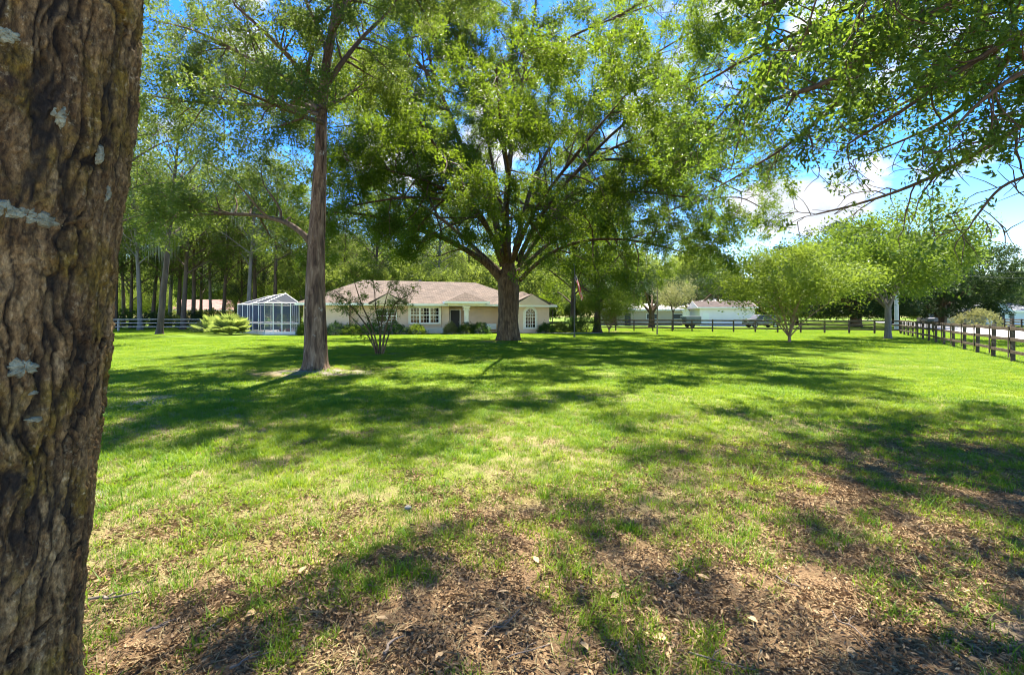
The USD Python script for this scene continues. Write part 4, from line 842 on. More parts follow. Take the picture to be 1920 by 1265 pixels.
for k, (u, v, rx, h, mm, lab) in enumerate([(2.6, -1.0, .75, 1.0, 'leaf_shrub', 'dark spiky shrub beside the tall trunk against the house wall'), (3.9, -1.0, .8, .9, 'leaf_lime', 'light green shrub second along the house wall'), (5.2, -1.0, .8, .85, 'leaf_shrub', 'dark shrub under the small gable of the house'), (7.4, -1.0, .85, 1.0, 'leaf_shrub', 'dark rounded shrub left of the triple window'),
        (9.2, -1.2, .75, .8, 'leaf_lime', 'pale green shrub below the left side of the triple window'), (12.1, -1.4, .45, .95, 'leaf_pale', 'thin yellowish shrub left of the porch column'), (13.4, -1.9, .75, .9, 'leaf_wood', 'grey green shrub in front of the porch column'), (14.6, -1.9, .85, .95, 'leaf_shrub', 'dark green shrub right of the porch column'),
        (20.8, -2.2, .7, .9, 'leaf_shrub', 'shrub right of the arched window'), (22.2, -2.0, .8, 1.0, 'leaf_wood', 'shrub at the right corner of the house'), (24.0, -1.0, 1.1, 1.7, 'leaf_shrub', 'large dark shrub beyond the right corner of the house'), (0.2, -.9, .4, .9, 'leaf_lime', 'bright yellow green shrub against the left end wall')]):
    bush('shrub', lab, hp(u, v), 400 + k * 5, rx, h, M[mm], 330, .09, .05, group='shrubs along the front of the house')
bush('shrub', 'round dark green shrub between the flagpole and the shade tree', gp(1100, 44), 480, 1.2, 2.0, M['leaf_shrub'], 600, group='shrubs near the flagpole')
bush('shrub', 'low dark shrub left of the fan palm in front of the rail fence', gp(385, 43), 485, 1.3, 1.1, M['leaf_dark'], 500, group='shrubs by the rail fence')
bush('shrub', 'pale blossoming shrub in front of the grey house', gp(1832, 62), 488, 2.6, 2.6, M['leaf_pale'], 500, .16, .09, group='shrubs by the grey house')
for k, (x, d, rx, h, mm) in enumerate([(228, 58, 2.2, 2.6, 'leaf_wood'), (283, 57, 1.6, 2.2, 'leaf_dark'), (318, 60, 1.8, 2.0, 'leaf_wood'), (366, 55, 1.8, 2.4, 'leaf_dark'), (398, 56, 2.0, 2.6, 'leaf_wood'), (468, 60, 2.4, 3.4, 'leaf_dark'), (548, 62, 2.4, 3.6, 'leaf_wood'), (150, 58, 2.4, 2.6, 'leaf_wood')]):
    bush('understory_bush', 'leafy bush growing among the trunks of the woods on the left', gp(x, d), 600 + k * 3, rx, h, M[mm], 420, .16, .08, 'bush', 10, 'bushes among the woodland trunks')
def fan_palm(name, label, loc, seed, s, nf=34):
    r = np.random.default_rng(seed); t = thing(name, label, 'palm', loc)
    for k in range(nf):
        az = r.uniform(0, 6.28); el = r.uniform(.3, 1.5); L = s * r.uniform(.5, .85); d = np.array([math.cos(az) * math.cos(el), math.sin(az) * math.cos(el), math.sin(el)])
        tip = d * L; V, Fc, T = [], [], []; side = unit(np.cross(d, [0, 0, 1.0])); nrm = np.cross(side, d); n = 15
        st = tube(resample([[0, 0, 0], tip * .5 + [0, 0, .05], tip], 5), .012, 4); tn = r.uniform(0, 1)
        for q in range(n):
            a = (q / (n - 1) - .5) * 3.6; dq = d * math.cos(a) + side * math.sin(a); wq = unit(np.cross(dq, nrm)) * .035 * s; ll = s * .62 * (1 - .25 * abs(a) / 1.8); b = len(V)
            V += [tip, tip + dq * ll * .5 + wq, tip + dq * ll - [0, 0, .22 * ll], tip + dq * ll * .5 - wq]; Fc += [[b, b + 1, b + 2], [b, b + 2, b + 3]]; T += [tn] * 4
        m = cat_mesh([(np.array(V), np.array(Fc)), st]); obj('frond', m, M['leaf_palm'], t, tone=np.r_[T, np.full(len(st[0]), tn)])
    return t
fan_palm('fan_palm', 'bushy pale green fan palm beside the pool enclosure', gp(432, 38.6), 500, 1.55, 70)
fan_palm('fan_palm', 'darker fan palm half hidden behind the bushy one', gp(402, 41), 501, 1.5, 30)

def bare_shrub():
    loc = ground_at(712, 664); D = loc[1]
    t = thing('crape_myrtle', 'thin dark multi stemmed shrub with sparse leaves on the lawn before the house', 'shrub', loc)
    raw = [([(706, 664, 0), (695, 625, 0), (672, 590, .1), (650, 565, .2), (628, 545, .3)], .045, .012), ([(709, 664, 0), (700, 620, -.2), (680, 575, -.5), (668, 540, -.7), (662, 520, -.8)], .04, .01), ([(712, 664, 0), (712, 620, .3), (705, 580, .6), (702, 545, .8), (698, 522, 1)], .04, .01),
           ([(716, 664, 0), (722, 620, -.2), (733, 585, -.4), (745, 565, -.5), (768, 552, -.6)], .045, .012), ([(718, 664, 0), (728, 630, .2), (738, 600, .4), (745, 575, .5), (748, 552, .6)], .035, .01), ([(712, 664, 0), (716, 600, 0), (724, 560, -.2), (733, 530, -.3)], .03, .01), ([(707, 664, 0), (690, 630, .4), (665, 600, .8), (640, 580, 1.1)], .03, .01)]
    limbs = [(resample([at(x, y, D + dd) for x, y, dd in px], 14) - loc, a, b) for px, a, b in raw]
    for P, a, b in limbs: obj('stem', tube(P, np.linspace(a, b, 14), 7), M['bark_oak'], t, smooth=60)
    tubes, anc, ad = grow(limbs, 45, 2.6, 3.2, (.16, .2), (.12, .35), 3, .3, .15, .9, r2max=.012)
    tag(obj('twigs', tubes_mesh(tubes), M['bark_oak'], t), kind='stuff')
    r = np.random.default_rng(46); k = len(anc); P = [sprig(46 + s, 13, .18, .065, .036, .05) for s in range(3)]
    m, tone = sprig_mesh(P, anc, rot_from(ad, r.uniform(0, 6, k)), r.uniform(.8, 1.2, k), r.integers(0, 3, k)); tag(obj('foliage', m, M['leaf_oak'], t, tone=tone), kind='stuff')
bare_shrub()
def hanging_moss():
    r = np.random.default_rng(66)
    for k, (x, y, d, w, L) in enumerate([(305, 430, 50, 1.6, 4.2), (330, 425, 51, 1.2, 3.2), (285, 440, 50, .8, 3.0), (490, 430, 56, .6, 2.4), (450, 390, 44, .8, 2.2)]):
        p = at(x, y, d); V, Fc, T = [], [], []
        for q in range(70):
            a = np.array([r.normal(0, w * .35), r.normal(0, w * .3), r.uniform(-.3, .3)]); ll = L * r.uniform(.25, 1); ww = r.uniform(.02, .05); b = len(V); sw = r.normal(0, .12, 2)
            V += [a + [-ww, 0, 0], a + [ww, 0, 0], a + [sw[0] + ww * .8, sw[1], -ll * .5], a + [sw[0] - ww * .8, sw[1], -ll * .5], a + [sw[0] * 1.4, sw[1] * 1.2, -ll]]
            Fc += [[b, b + 1, b + 2], [b, b + 2, b + 3], [b + 3, b + 2, b + 4]]; T += [r.uniform()] * 5
        t = obj('hanging_moss', (np.array(V) + p, np.array(Fc)), M['moss'], tone=T)
        tag(t, 'grey strands of moss hanging from the woodland trees behind the rail fence', 'moss', 'hanging moss in the woods', 'stuff')
hanging_moss()

# ------------------------------------------------------------------ the house
def hip(u0, u1, v0, v1, z0, zr, inset=None, gable_front=False):
    """Closed hip roof along its longer side; the underside is the soffit."""
    w = min(u1 - u0, v1 - v0) / 2 if inset is None else inset
    if u1 - u0 >= v1 - v0: ridge = [[u0 + w, (v0 + v1) / 2, zr], [u1 - w, (v0 + v1) / 2, zr]]
    else: ridge = [[(u0 + u1) / 2, v0 + (0.02 if gable_front else w), zr], [(u0 + u1) / 2, v1 - w, zr]]
    c = [[u0, v0, z0], [u1, v0, z0], [u1, v1, z0], [u0, v1, z0]]; c += [[x, y, z - .16] for x, y, z in c]
    return trimesh.convex.convex_hull(np.array(c + ridge))
def fascia(u0, u1, v0, v1, z0):
    t = .03; h = .2; z1 = z0 + .02
    return [bx(u0 - t, u1 + t, v0 - t, v0 - .003, z1 - h, z1), bx(u0 - t, u0 - .003, v0, v1, z1 - h, z1), bx(u1 + .003, u1 + t, v0, v1, z1 - h, z1)]
def window_grid(t, u0, u1, v, z0, z1, cols, rows, panes=1):
    """A window in the wall plane v (facing -v): frame, glass, muntins."""
    w = (u1 - u0) / panes
    for k in range(panes):
        a, b = u0 + k * w, u0 + (k + 1) * w; f = .07
        fr = obj('window', cat_mesh([bx(a, b, v - .06, v + .02, z1 - f, z1), bx(a, b, v - .06, v + .02, z0, z0 + f), bx(a, a + f, v - .06, v + .02, z0 + f, z1 - f), bx(b - f, b, v - .06, v + .02, z0 + f, z1 - f), bx(a + f, b - f, v - .05, v + .01, (z0 + z1) / 2 - .035, (z0 + z1) / 2 + .035)]), M['trim'], t)
        obj('pane', bx(a + f, b - f, v - .012, v - .006, z0 + f, z1 - f), M['glass'], fr)
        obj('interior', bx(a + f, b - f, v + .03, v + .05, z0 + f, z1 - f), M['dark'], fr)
        mb = []
        for i in range(1, cols): x = a + f + (b - a - 2 * f) * i / cols; mb.append(bx(x - .013, x + .013, v - .035, v - .014, z0 + f, z1 - f))
        for j in range(1, rows):
            if j * 2 != rows: z = z0 + f + (z1 - z0 - 2 * f) * j / rows; mb.append(bx(a + f, b - f, v - .037, v - .0165, z - .013, z + .013))
        for m_ in mb: obj('muntin', m_, M['trim'], fr)
def house():
    t = thing('house', 'single storey beige stucco house with a reddish shingle hip roof', 'house', HO, HA)
    EV = 2.5
    def wall(u0, u1, v0, v1, z1=EV, m='stucco'): obj('wall', bx(u0, u1, v0, v1, -.05, z1), M[m], t)
    wall(3.62, 8.55, .6, 10); wall(8.55, 11.6, .6, 10, 1.0); wall(8.55, 11.6, .85, 10, 2.42); wall(8.55, 11.6, .61, .9, 2.5); 
    wall(11.62, 12.3, .6, 10); wall(12.32, 14.3, 2.4, 10); wall(14.32, 17.4, 1.4, 10); wall(0, 3.6, 0, 10)
    wall(17.42, 21.5, -1.2, 9)
    obj('sill', chamfer_box(8.6, 11.55, .42, .62, .82, .93, .02), M['stucco_white'], t)
    obj('wainscot', bx(8.2, 12.0, .52, .598, 0, .5), M['stucco_white'], t)
    window_grid(t, 8.75, 11.4, .56, .93, 2.38, 3, 4, 3)
    obj('window_surround', cat_mesh([bx(8.6, 8.74, .5, .6, .94, 2.45), bx(11.41, 11.55, .5, .6, .94, 2.45), bx(8.6, 11.55, .5, .6, 2.39, 2.5)]), M['stucco_white'], t)
    # a bedroom window between the left wing and the small gable
    window_grid(t, 5.9, 7.6, .59, 1.0, 2.2, 2, 4, 2)
    # entry
    d = obj('door', chamfer_box(12.75, 13.6, 2.33, 2.39, .08, 2.12, .01), M['dark_frame'], t); obj('handle', trimesh.creation.icosphere(1, .04).apply_translation([13.5, 2.3, 1.0]), M['rim'], d)
    obj('door_frame', cat_mesh([bx(12.62, 12.74, 2.3, 2.4, 0, 2.25), bx(13.61, 13.73, 2.3, 2.4, 0, 2.25), bx(12.74, 13.61, 2.3, 2.4, 2.13, 2.25)]), M['trim'], t)
    obj('porch_floor', bx(11.9, 15.4, -1.5, 2.4, -.02, .08), M['concrete'], t)
    def column(u, v):
        c = cat_mesh([chamfer_box(u - .26, u + .26, v - .26, v + .26, .08, .32, .02), chamfer_box(u - .19, u + .19, v - .19, v + .19, .32, 2.1, .03), chamfer_box(u - .27, u + .27, v - .27, v + .27, 2.1, 2.2, .02), chamfer_box(u - .23, u + .23, v - .23, v + .23, 2.2, 2.32, .02), chamfer_box(u - .31, u + .31, v - .31, v + .31, 2.32, 2.48, .03)])
        obj('column', c, M['stucco_white'], t)
    column(13.6, -1.0)
    obj('beam', bx(11.9, 15.3, -1.22, -.8, 2.485, 2.72), M['stucco_white'], t)
    # garage wing: arched window in the gable front
    arch = lambda cx_, z0, w, h: Polygon([(cx_ - w / 2, z0), (cx_ + w / 2, z0), (cx_ + w / 2, z0 + h)] + [(cx_ + w / 2 * math.cos(a), z0 + h + w / 2 * math.sin(a)) for a in np.linspace(0, PI, 24)] + [(cx_ - w / 2, z0 + h)])
    def ex(poly, v0, v1):
        m = trimesh.creation.extrude_polygon(poly, v1 - v0, engine='earcut'); m.apply_transform(np.array([[1, 0, 0, 0], [0, 0, 1, v0], [0, 1, 0, 0], [0, 0, 0, 1.0]])); m.invert() if m.volume < 0 else None; return m
    fr = obj('arched_window', ex(arch(19.6, .45, 1.1, 1.35).difference(arch(19.6, .53, .94, 1.27)), -1.3, -1.19), M['trim'], t)
    obj('pane', ex(arch(19.6, .53, .94, 1.27), -1.235, -1.228), M['glass'], fr)
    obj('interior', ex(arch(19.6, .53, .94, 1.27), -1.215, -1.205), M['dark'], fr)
    for du in (-.235, 0, .235): obj('muntin', bx(19.6 + du - .016, 19.6 + du + .016, -1.27, -1.24, .53, 1.8), M['trim'], fr)
    for z in (.85, 1.17, 1.49, 1.81): obj('muntin', bx(19.14, 20.06, -1.272, -1.242, z - .016, z + .016), M['trim'], fr)
    for a in (PI / 4, PI / 2, 3 * PI / 4): obj('muntin', cat_mesh([tube([[19.6, -1.255, 1.8], [19.6 + .46 * math.cos(a), -1.255, 1.8 + .46 * math.sin(a)]], .014, 4)]), M['trim'], fr)
    obj('window_surround', ex(arch(19.6, .35, 1.4, 1.45).difference(arch(19.6, .44, 1.12, 1.36)), -1.26, -1.195), M['stucco_white'], t)
    pass
    for (a0, a1, zp, vv) in ((17.9, 21.3, 3.56, -1.86), (5.35, 8.25, 3.52, -.79)): obj('gable', ex(Polygon([(a0, 2.6), (a1, 2.6), ((a0 + a1) / 2, zp)]), vv, vv + .034), M['stucco'], t)
    # roofs
    r1 = obj('roof', hip(-.55, 20.9, -.55, 10.5, EV + .16, 5.05, 5.2), M['roof'], t)
    obj('roof', hip(16.9, 22.05, -1.75, 9.5, EV + .10, 3.95, 2.3), M['roof'], t)
    obj('roof', hip(17.75, 21.45, -1.82, 3, EV + .28, 3.62, 1.2, True), M['roof'], t)
    obj('roof', hip(11.6, 15.6, -1.6, 5, EV + .36, 3.75, 1.2), M['roof'], t)
    obj('roof', hip(5.2, 8.4, -.75, 4, EV + .24, 3.6, 1.2, True), M['roof'], t)
    for a in ((-.55, 20.9, -.55, 10.5, EV + .16), (16.9, 22.05, -1.75, 9.5, EV + .10), (11.6, 15.6, -1.6, 2, EV + .36)): obj('fascia', cat_mesh(fascia(*a)), M['trim'], t)
    obj('roof_vent', cat_mesh([bx(10, 10.25, 5.2, 5.45, 4.6, 5.25)]), M['metal_grey'], r1)
    obj('utility_box', chamfer_box(15.9, 16.9, .9, 1.3, .3, .85, .02), M['paint_white'], t)
    g = obj('garden_bench', cat_mesh([bx(15.6, 17.0, .55, .9, .40, .45), bx(15.6, 17.0, .86, .9, .5, .8), bx(15.65, 15.7, .55, .9, 0, .4), bx(16.9, 16.95, .55, .9, 0, .4)]), M['trim'], t) if False else None
house()
def pool_cage():
    A, B, C = gp(496, 38.6), gp(561, 38.9), gp(446, 45.0); Dk = gp(545, 50.0); EV = 2.7
    t = thing('pool_enclosure', 'white framed pool enclosure with dark insect screens at the left end of the house', 'screen enclosure', A)
    q = [p - A for p in (A, B, Dk, C)]; apex = at(536, 550, 43.5) - A; apex2 = at(500, 556, 47) - A
    def bar(p0, p1, w=.06, nm='post'):
        p0, p1 = np.array(p0, float), np.array(p1, float); obj(nm, tube([p0, p1], w * .7, 4), M['trim'], t)
    U = np.array([0, 0, 1.0])
    for (p, s, n) in ((q[0], q[1], 4), (q[0], q[3], 5), (q[3], q[2], 5), (q[1], q[2], 4)):
        for k in range(n + (0 if p is q[3] else 0)):
            a = p + (s - p) * k / n; bar(a, a + U * EV)
        for z in (.12, .95, EV): bar(p + U * z, s + U * z, .05, 'rail')
        v = np.array([p + U * .05, s + U * .05, s + U * EV, p + U * EV]); obj('screen', (v, np.array([[0, 1, 2], [0, 2, 3]])), M['screen'], t)
        obj('kick_plate', (np.array([p, s, s + U * .28, p + U * .28]), np.array([[0, 1, 2], [0, 2, 3]])), M['trim'], t) if p is not q[3] else None
    bar(q[1], q[1] + U * EV)
    top = [x + U * EV for x in q]
    for a, b in ((top[0], apex), (top[1], apex), (top[3], apex2), (top[2], apex2), (apex, apex2)): bar(a, b, .05, 'rafter')
    for f in (.5,): bar(top[0] + (top[3] - top[0]) * f, apex + (apex2 - apex) * f, .04, 'rafter')
    for tri in ((top[0], top[1], apex), (top[0], apex, apex2), (top[0], apex2, top[3]), (top[1], top[2], apex2), (top[1], apex2, apex), (top[3], apex2, top[2])): obj('roof_screen', (np.array(tri), np.array([[0, 1, 2]])), M['screen'], t)
    obj('deck', trimesh.creation.extrude_polygon(Polygon([(p[0] * 1.02, p[1] * 1.02 - .1) for p in q]), .07, engine='earcut'), M['concrete'], t)
    obj('pool', trimesh.creation.extrude_polygon(Polygon([((q[0] * .6 + c * .4)[0] + dx, (q[0] * .6 + c * .4)[1] + dy) for c, dx, dy in ((q[1], 0, 1.2), (q[2], -.5, 0), (q[3], 1, 0))]), .085, engine='earcut'), M['pool'], t)
    for k, (x, d, lab) in enumerate([(541, 40.5, 'leafy potted plant inside the pool enclosure near the house'), (528, 41.5, 'leafy potted plant inside the pool enclosure by the pool')]):
        p = thing('potted_plant', lab, 'plant', gp(x, d) + [0, 0, .07]); obj('pot', trimesh.creation.revolve([[0, 0], [.16, 0], [.22, .4], [.19, .4], [.18, .34], [0, .34]], sections=20), M['terracotta'], p, smooth=40)
        a = unit(np.random.default_rng(k).normal(size=(90, 3))) * [.35, .35, .55] + [0, 0, .95]; m, tone = sprig_mesh([sprig(5, 8, .3, .12, .05, .05)], a, rot_from(a - [0, 0, .6], np.zeros(90)), np.ones(90), np.zeros(90, int)); tag(obj('foliage', m, M['leaf_wood'], p, tone=tone), kind='stuff')
        obj('stem', tube([[0, 0, .3], [0, 0, 1.0]], .02, 6), M['bark_wood'], p)
    fg = thing('garden_statue', 'small grey garden figure standing by the enclosure wall', 'garden figure', gp(557, 38.0))
    obj('body', trimesh.creation.revolve([[0, 0], [.17, 0], [.17, .06], [.11, .1], [.13, .3], [.10, .5], [.05, .58], [0, .58]], sections=18), M['stone'], fg, smooth=40); obj('head', trimesh.creation.icosphere(2, .09).apply_translation([0, 0, .66]), M['stone'], fg, smooth=True)
pool_cage()
# concrete path by the right end of the house
pa = [gp(1000, 41.5), gp(1075, 41.0), gp(1130, 41.3)]
w_ = np.array([0, 1.1, 0]); pv = np.array([p + [0, 0, .03] for p in pa] + [p + w_ + [0, 0, .03] for p in pa]); struct('path', (pv, np.array([[0, 1, 4, 3], [1, 2, 5, 4]])), M['concrete'])

# neighbours
def cottage(name, label, loc, rz, L, W, h, rise, wallm, roofm, wins=(), door=None, gable=True, trim=True):
    t = thing(name, label, 'house', loc, rz); obj('wall', bx(0, L, 0, W, -.05, h), M[wallm], t); o = .35
    if gable:
        v = np.array([[-o, -o, h], [L + o, -o, h], [L + o, W + o, h], [-o, W + o, h], [-o, W / 2, h + rise], [L + o, W / 2, h + rise]]); v = np.vstack([v, v[:4] - [0, 0, .14]])
        obj('roof', trimesh.convex.convex_hull(v), M[roofm], t)
        for x0, x1 in ((-o - .03, -o - .003), (L + o + .003, L + o + .03)): obj('barge_board', trimesh.convex.convex_hull(np.array([[x, y, z] for x in (x0, x1) for y, z in ((-o, h), (W / 2, h + rise), (W + o, h), (-o, h - .16), (W + o, h - .16))])), M[wallm], t)
    else: obj('roof', hip(-o, L + o, -o, W + o, h + .1, h + rise), M[roofm], t)
    obj('fascia', bx(-o, L + o, -o - .03, -o - .003, h - .16, h + .04), M['trim'], t)
    for (x0, x1, z0, z1) in wins:
        f = obj('window', cat_mesh([bx(x0, x1, -.04, .01, z1 - .07, z1), bx(x0, x1, -.04, .01, z0, z0 + .07), bx(x0, x0 + .07, -.04, .01, z0 + .07, z1 - .07), bx(x1 - .07, x1, -.04, .01, z0 + .07, z1 - .07)]), M['trim'], t); obj('pane', bx(x0 + .07, x1 - .07, -.02, -.005, z0 + .07, z1 - .07), M['dark_frame'], f)
    if door: obj('door', bx(door[0], door[1], -.03, -.004, 0, 2.05), M[door[2]], t)
    return t
cottage('neighbour_house', 'neighbour house with orange walls and a pink roof seen between the woodland trunks', gp(322, 78), .15, 9.5, 7, 2.6, 1.9, 'orange_wall', 'roof_pink', [(3.4, 4.6, .9, 1.9)])
cottage('neighbour_house', 'long cream neighbour house behind the brown fence', gp(1135, 76), .02, 12.8, 7, 2.6, 1.1, 'cream_wall', 'roof_white', [(6.8, 8.6, 1.0, 2.0), (11.2, 12.9, 1.0, 2.0)], (3.2, 4.2, 'dark_frame'), False)
cottage('garage', 'white garage with a brown gable roof behind the trailer', gp(1312, 72), -.12, 8.2, 6, 2.9, 1.1, 'white_wall', 'roof_brown', [], (.5, 1.4, 'trim'))
cottage('neighbour_house', 'large pale metal roofed barn behind the white garage', gp(1300, 88), 0, 11, 9, 3.3, 1.8, 'white_wall', 'roof_white', [], None, False)
cottage('neighbour_house', 'grey house with a front gable at the far right across the road', gp(1868, 76), .15, 16, 8, 2.4, 1.5, 'grey_wall', 'roof_grey', [(6, 7.6, .9, 1.7)], (1.2, 3.6, 'dark_frame'), False)
g2 = thing('garage', 'small grey front gable joined to the grey house across the road', 'garage', gp(1850, 73), .15)
obj('wall', bx(0, 4.4, 0, 4, -.05, 2.3), M['grey_wall'], g2); obj('roof', trimesh.convex.convex_hull(np.array([[x, y, z] for y in (-.4, 4.4) for x, z in ((-.4, 2.25), (2.2, 3.8), (4.8, 2.25), (-.4, 2.12), (4.8, 2.12))])), M['roof_grey'], g2)
obj('door', bx(1.2, 3.4, -.05, -.01, 0, 1.9), M['dark'], g2); obj('gable', trimesh.convex.convex_hull(np.array([[x, y, z] for y in (-.43, -.405) for x, z in ((-.3, 2.2), (2.2, 3.72), (4.7, 2.2))])), M['grey_wall'], g2)

# ------------------------------------------------------------------ fences
def fence(name, label, pts, h, rails, m, pw=.13, seed=0, group=None, batten=True, rh=.14):
    r = np.random.default_rng(seed); pts = [np.array(p, float) for p in pts]; t = thing(name, label, 'fence', pts[0], 0, group); o = pts[0]
    for k, p in enumerate(pts):
        dv = unit((pts[min(k + 1, len(pts) - 1)] - pts[max(k - 1, 0)])[:2]); rz = math.atan2(dv[1], dv[0]); hh = h + r.normal(0, .02)
        c = chamfer_box(-pw / 2, pw / 2, -pw / 2, pw / 2, -.2, hh, .015); c.apply_transform(trimesh.transformations.euler_matrix(r.normal(0, .012), r.normal(0, .012), rz)); c.apply_translation(p - o); ps = obj('post', c, M[m], t)
        if batten: b = chamfer_box(-.055, .055, -pw / 2 - .062, -pw / 2 - .036, .15, hh - .03, .006); b.apply_transform(trimesh.transformations.euler_matrix(0, 0, rz)); b.apply_translation(p - o); obj('batten', b, M[m], ps)
        if k + 1 < len(pts):
            L = np.linalg.norm((pts[k + 1] - p)[:2]); d2 = unit((pts[k + 1] - p)[:2]); rr = math.atan2(d2[1], d2[0])
            for z in rails:
                za, zb = z + r.normal(0, .012), z + r.normal(0, .012)
                b = chamfer_box(0.004, L - .004, -pw / 2 - .034, -pw / 2 - .001, -rh / 2, rh / 2, .005); b.apply_transform(trimesh.transformations.euler_matrix(0, -math.atan2(zb - za, L), rr)); b.apply_translation(p - o + [0, 0, za]); obj('rail', b, M[m], t)
    return t
corner = np.array([34.5, 40.9, 0]); far_end = np.array([9.4, 50.4, 0]); nb = 14
fence('board_fence', 'brown three board fence along the back of the lawn', [far_end + (corner - far_end) * k / nb for k in range(nb + 1)], 1.22, (.36, .76, 1.13), 'fence_brown', .13, 1)
near_end = np.array([14.9, 12.3, 0]); nr = 15
fence('board_fence', 'weathered brown board fence running towards the viewer at right', [corner + (near_end - corner) * k / nr for k in range(nr + 1)], 1.24, (.36, .78, 1.15), 'fence_brown', .115, 2, None, True, .11)
fence('rail_fence', 'weathered grey rail fence at the edge of the woods on the left', [gp(x, d) for x, d in ((30, 47.5), (125, 48), (222, 48.5), (302, 49), (378, 49.5))], 1.3, (.45, .85, 1.22), 'fence_grey', .17, 3, None, False, .10)
fence('board_fence', 'dark board fence deep in the woods behind the grey rail fence', [gp(x, d) for x, d in ((190, 66), (230, 66), (270, 66.5), (310, 67), (350, 67.5), (390, 68), (430, 68.5))], 1.35, (.5, .9, 1.25), 'fence_brown', .13, 4, None, False)
ro = r0 + RN * 7.5
fence('board_fence', 'dark board fence on the far side of the road', [np.array([*(ro + RD * t_), 0]) for t_ in np.arange(-6, 34, 3.0)], 1.25, (.5, .85, 1.15), 'fence_brown', .13, 5, None, False)

# ------------------------------------------------------------------ poles, flag, wires
fp = gp(1077, 34.6); t = thing('flagpole', 'slim dark flagpole standing on the lawn right of the house', 'flagpole', fp)
obj('pole', tube([[0, 0, -.1], [0, 0, 2.5], [0, 0, 5.4]], [.04, .037, .028], 10), M['pole_metal'], t, smooth=40); obj('finial', trimesh.creation.icosphere(2, .06).apply_translation([0, 0, 5.44]), M['rim'], t, smooth=True); obj('base', trimesh.creation.cylinder(.10, .12, sections=16).apply_translation([0, 0, .05]), M['pole_metal'], t)
def flag():
    t = thing('flag', 'red and white striped flag with a blue canton hanging limp from the flagpole', 'flag', fp)
    def surf(s, q):   # s along the fly 0..1.6, q along the hoist 0..0.95
        x = .04 + s * .33 + .06 * np.sin(q * 9 + s * 2) + q * .08; y = -.07 * np.sin(q * 13 + s * 3.5) * (.3 + s) ; z = 4.75 - q * .62 - s * .92 - .03 * np.sin(q * 8); return np.stack([x, y, z], -1)
    def patch(s0, s1, q0, q1):
        S, Q = np.meshgrid(np.linspace(s0, s1, 10), np.linspace(q0, q1, 4)); v = surf(S, Q).reshape(-1, 3); i, j = np.meshgrid(np.arange(3), np.arange(9), indexing='ij'); f = np.stack([i * 10 + j, i * 10 + j + 1, (i + 1) * 10 + j + 1, (i + 1) * 10 + j], -1).reshape(-1, 4); return v, f
    h = .95 / 13
    for k in range(13): obj('stripe', patch(.34 if k < 7 else 0, 1.6, k * h, (k + 1) * h), M['flag_red' if k % 2 == 0 else 'flag_white'], t, smooth=True)
    c = obj('canton', patch(0, .34, 0, 7 * h), M['flag_blue'], t, smooth=True)
    for i in range(5):
        for j in range(6): p = surf(.03 + .055 * j, h * .7 + h * 1.4 * i); obj('star', trimesh.creation.icosphere(0, .018).apply_translation(p + [0, -.004, 0]), M['flag_white'], c)
flag()
p_ = gp(1232, 39.5); t = thing('wooden_pole', 'thin plain wooden pole standing on the lawn before the cream house', 'pole', p_); obj('shaft', tube([[0, 0, -.1], [0.03, 0, 1.5], [0.02, 0, 3.4], [.05, 0, 4.6]], [.07, .06, .05, .045], 10), M['pole_wood'], t, smooth=40); obj('cap', trimesh.creation.cone(.06, .08, sections=10).apply_translation([.05, 0, 4.6]), M['pole_wood'], t)
def utility_pole(label, loc, h, r, m, arm=True):
    t = thing('utility_pole', label, 'utility pole', loc); obj('shaft', tube([[0, 0, -.1], [0, 0, h * .5], [0, 0, h]], [r, r * .85, r * .65], 14), M[m], t, smooth=40)
    if arm:
        obj('crossarm', chamfer_box(-1.1, 1.1, -.22, -.1, h - .5, h - .36, .01), M['pole_wood'], t)
        for x in (-1, -.5, .5, 1): obj('insulator', trimesh.creation.cylinder(.05, .14, sections=10).apply_translation([x, -.16, h - .29]), M['metal_grey'], t)
    return t
u1 = gp(1681, 50); u2 = gp(1773, 74); utility_pole('pale concrete utility pole behind the maple at the fence corner', u1, 7.4, .22, 'pole_concrete', False); utility_pole('thin wooden utility pole among the far parked cars', u2, 3.4, .2, 'pole_wood', False)
u3 = gp(2120, 58); utility_pole('utility pole beside the road beyond the right edge', u3, 8.2, .18, 'pole_wood')
def wire(a, b, sag, label):
    s = np.linspace(0, 1, 24)[:, None]; P = a * (1 - s) + b * s; P[:, 2] -= 4 * sag * (s * (1 - s))[:, 0]; w = obj('power_line', tube(P, .022, 5), M['wire']); tag(w, label, 'power line')
wire(u1 + [0, 0, 7.3], u3 + [-.5, 0, 8.0], .9, 'upper black power line crossing the sky at the right edge'); wire(u1 + [0, 0, 6.7], u3 + [0, 0, 7.2], .9, 'lower black power line crossing the sky at the right edge')

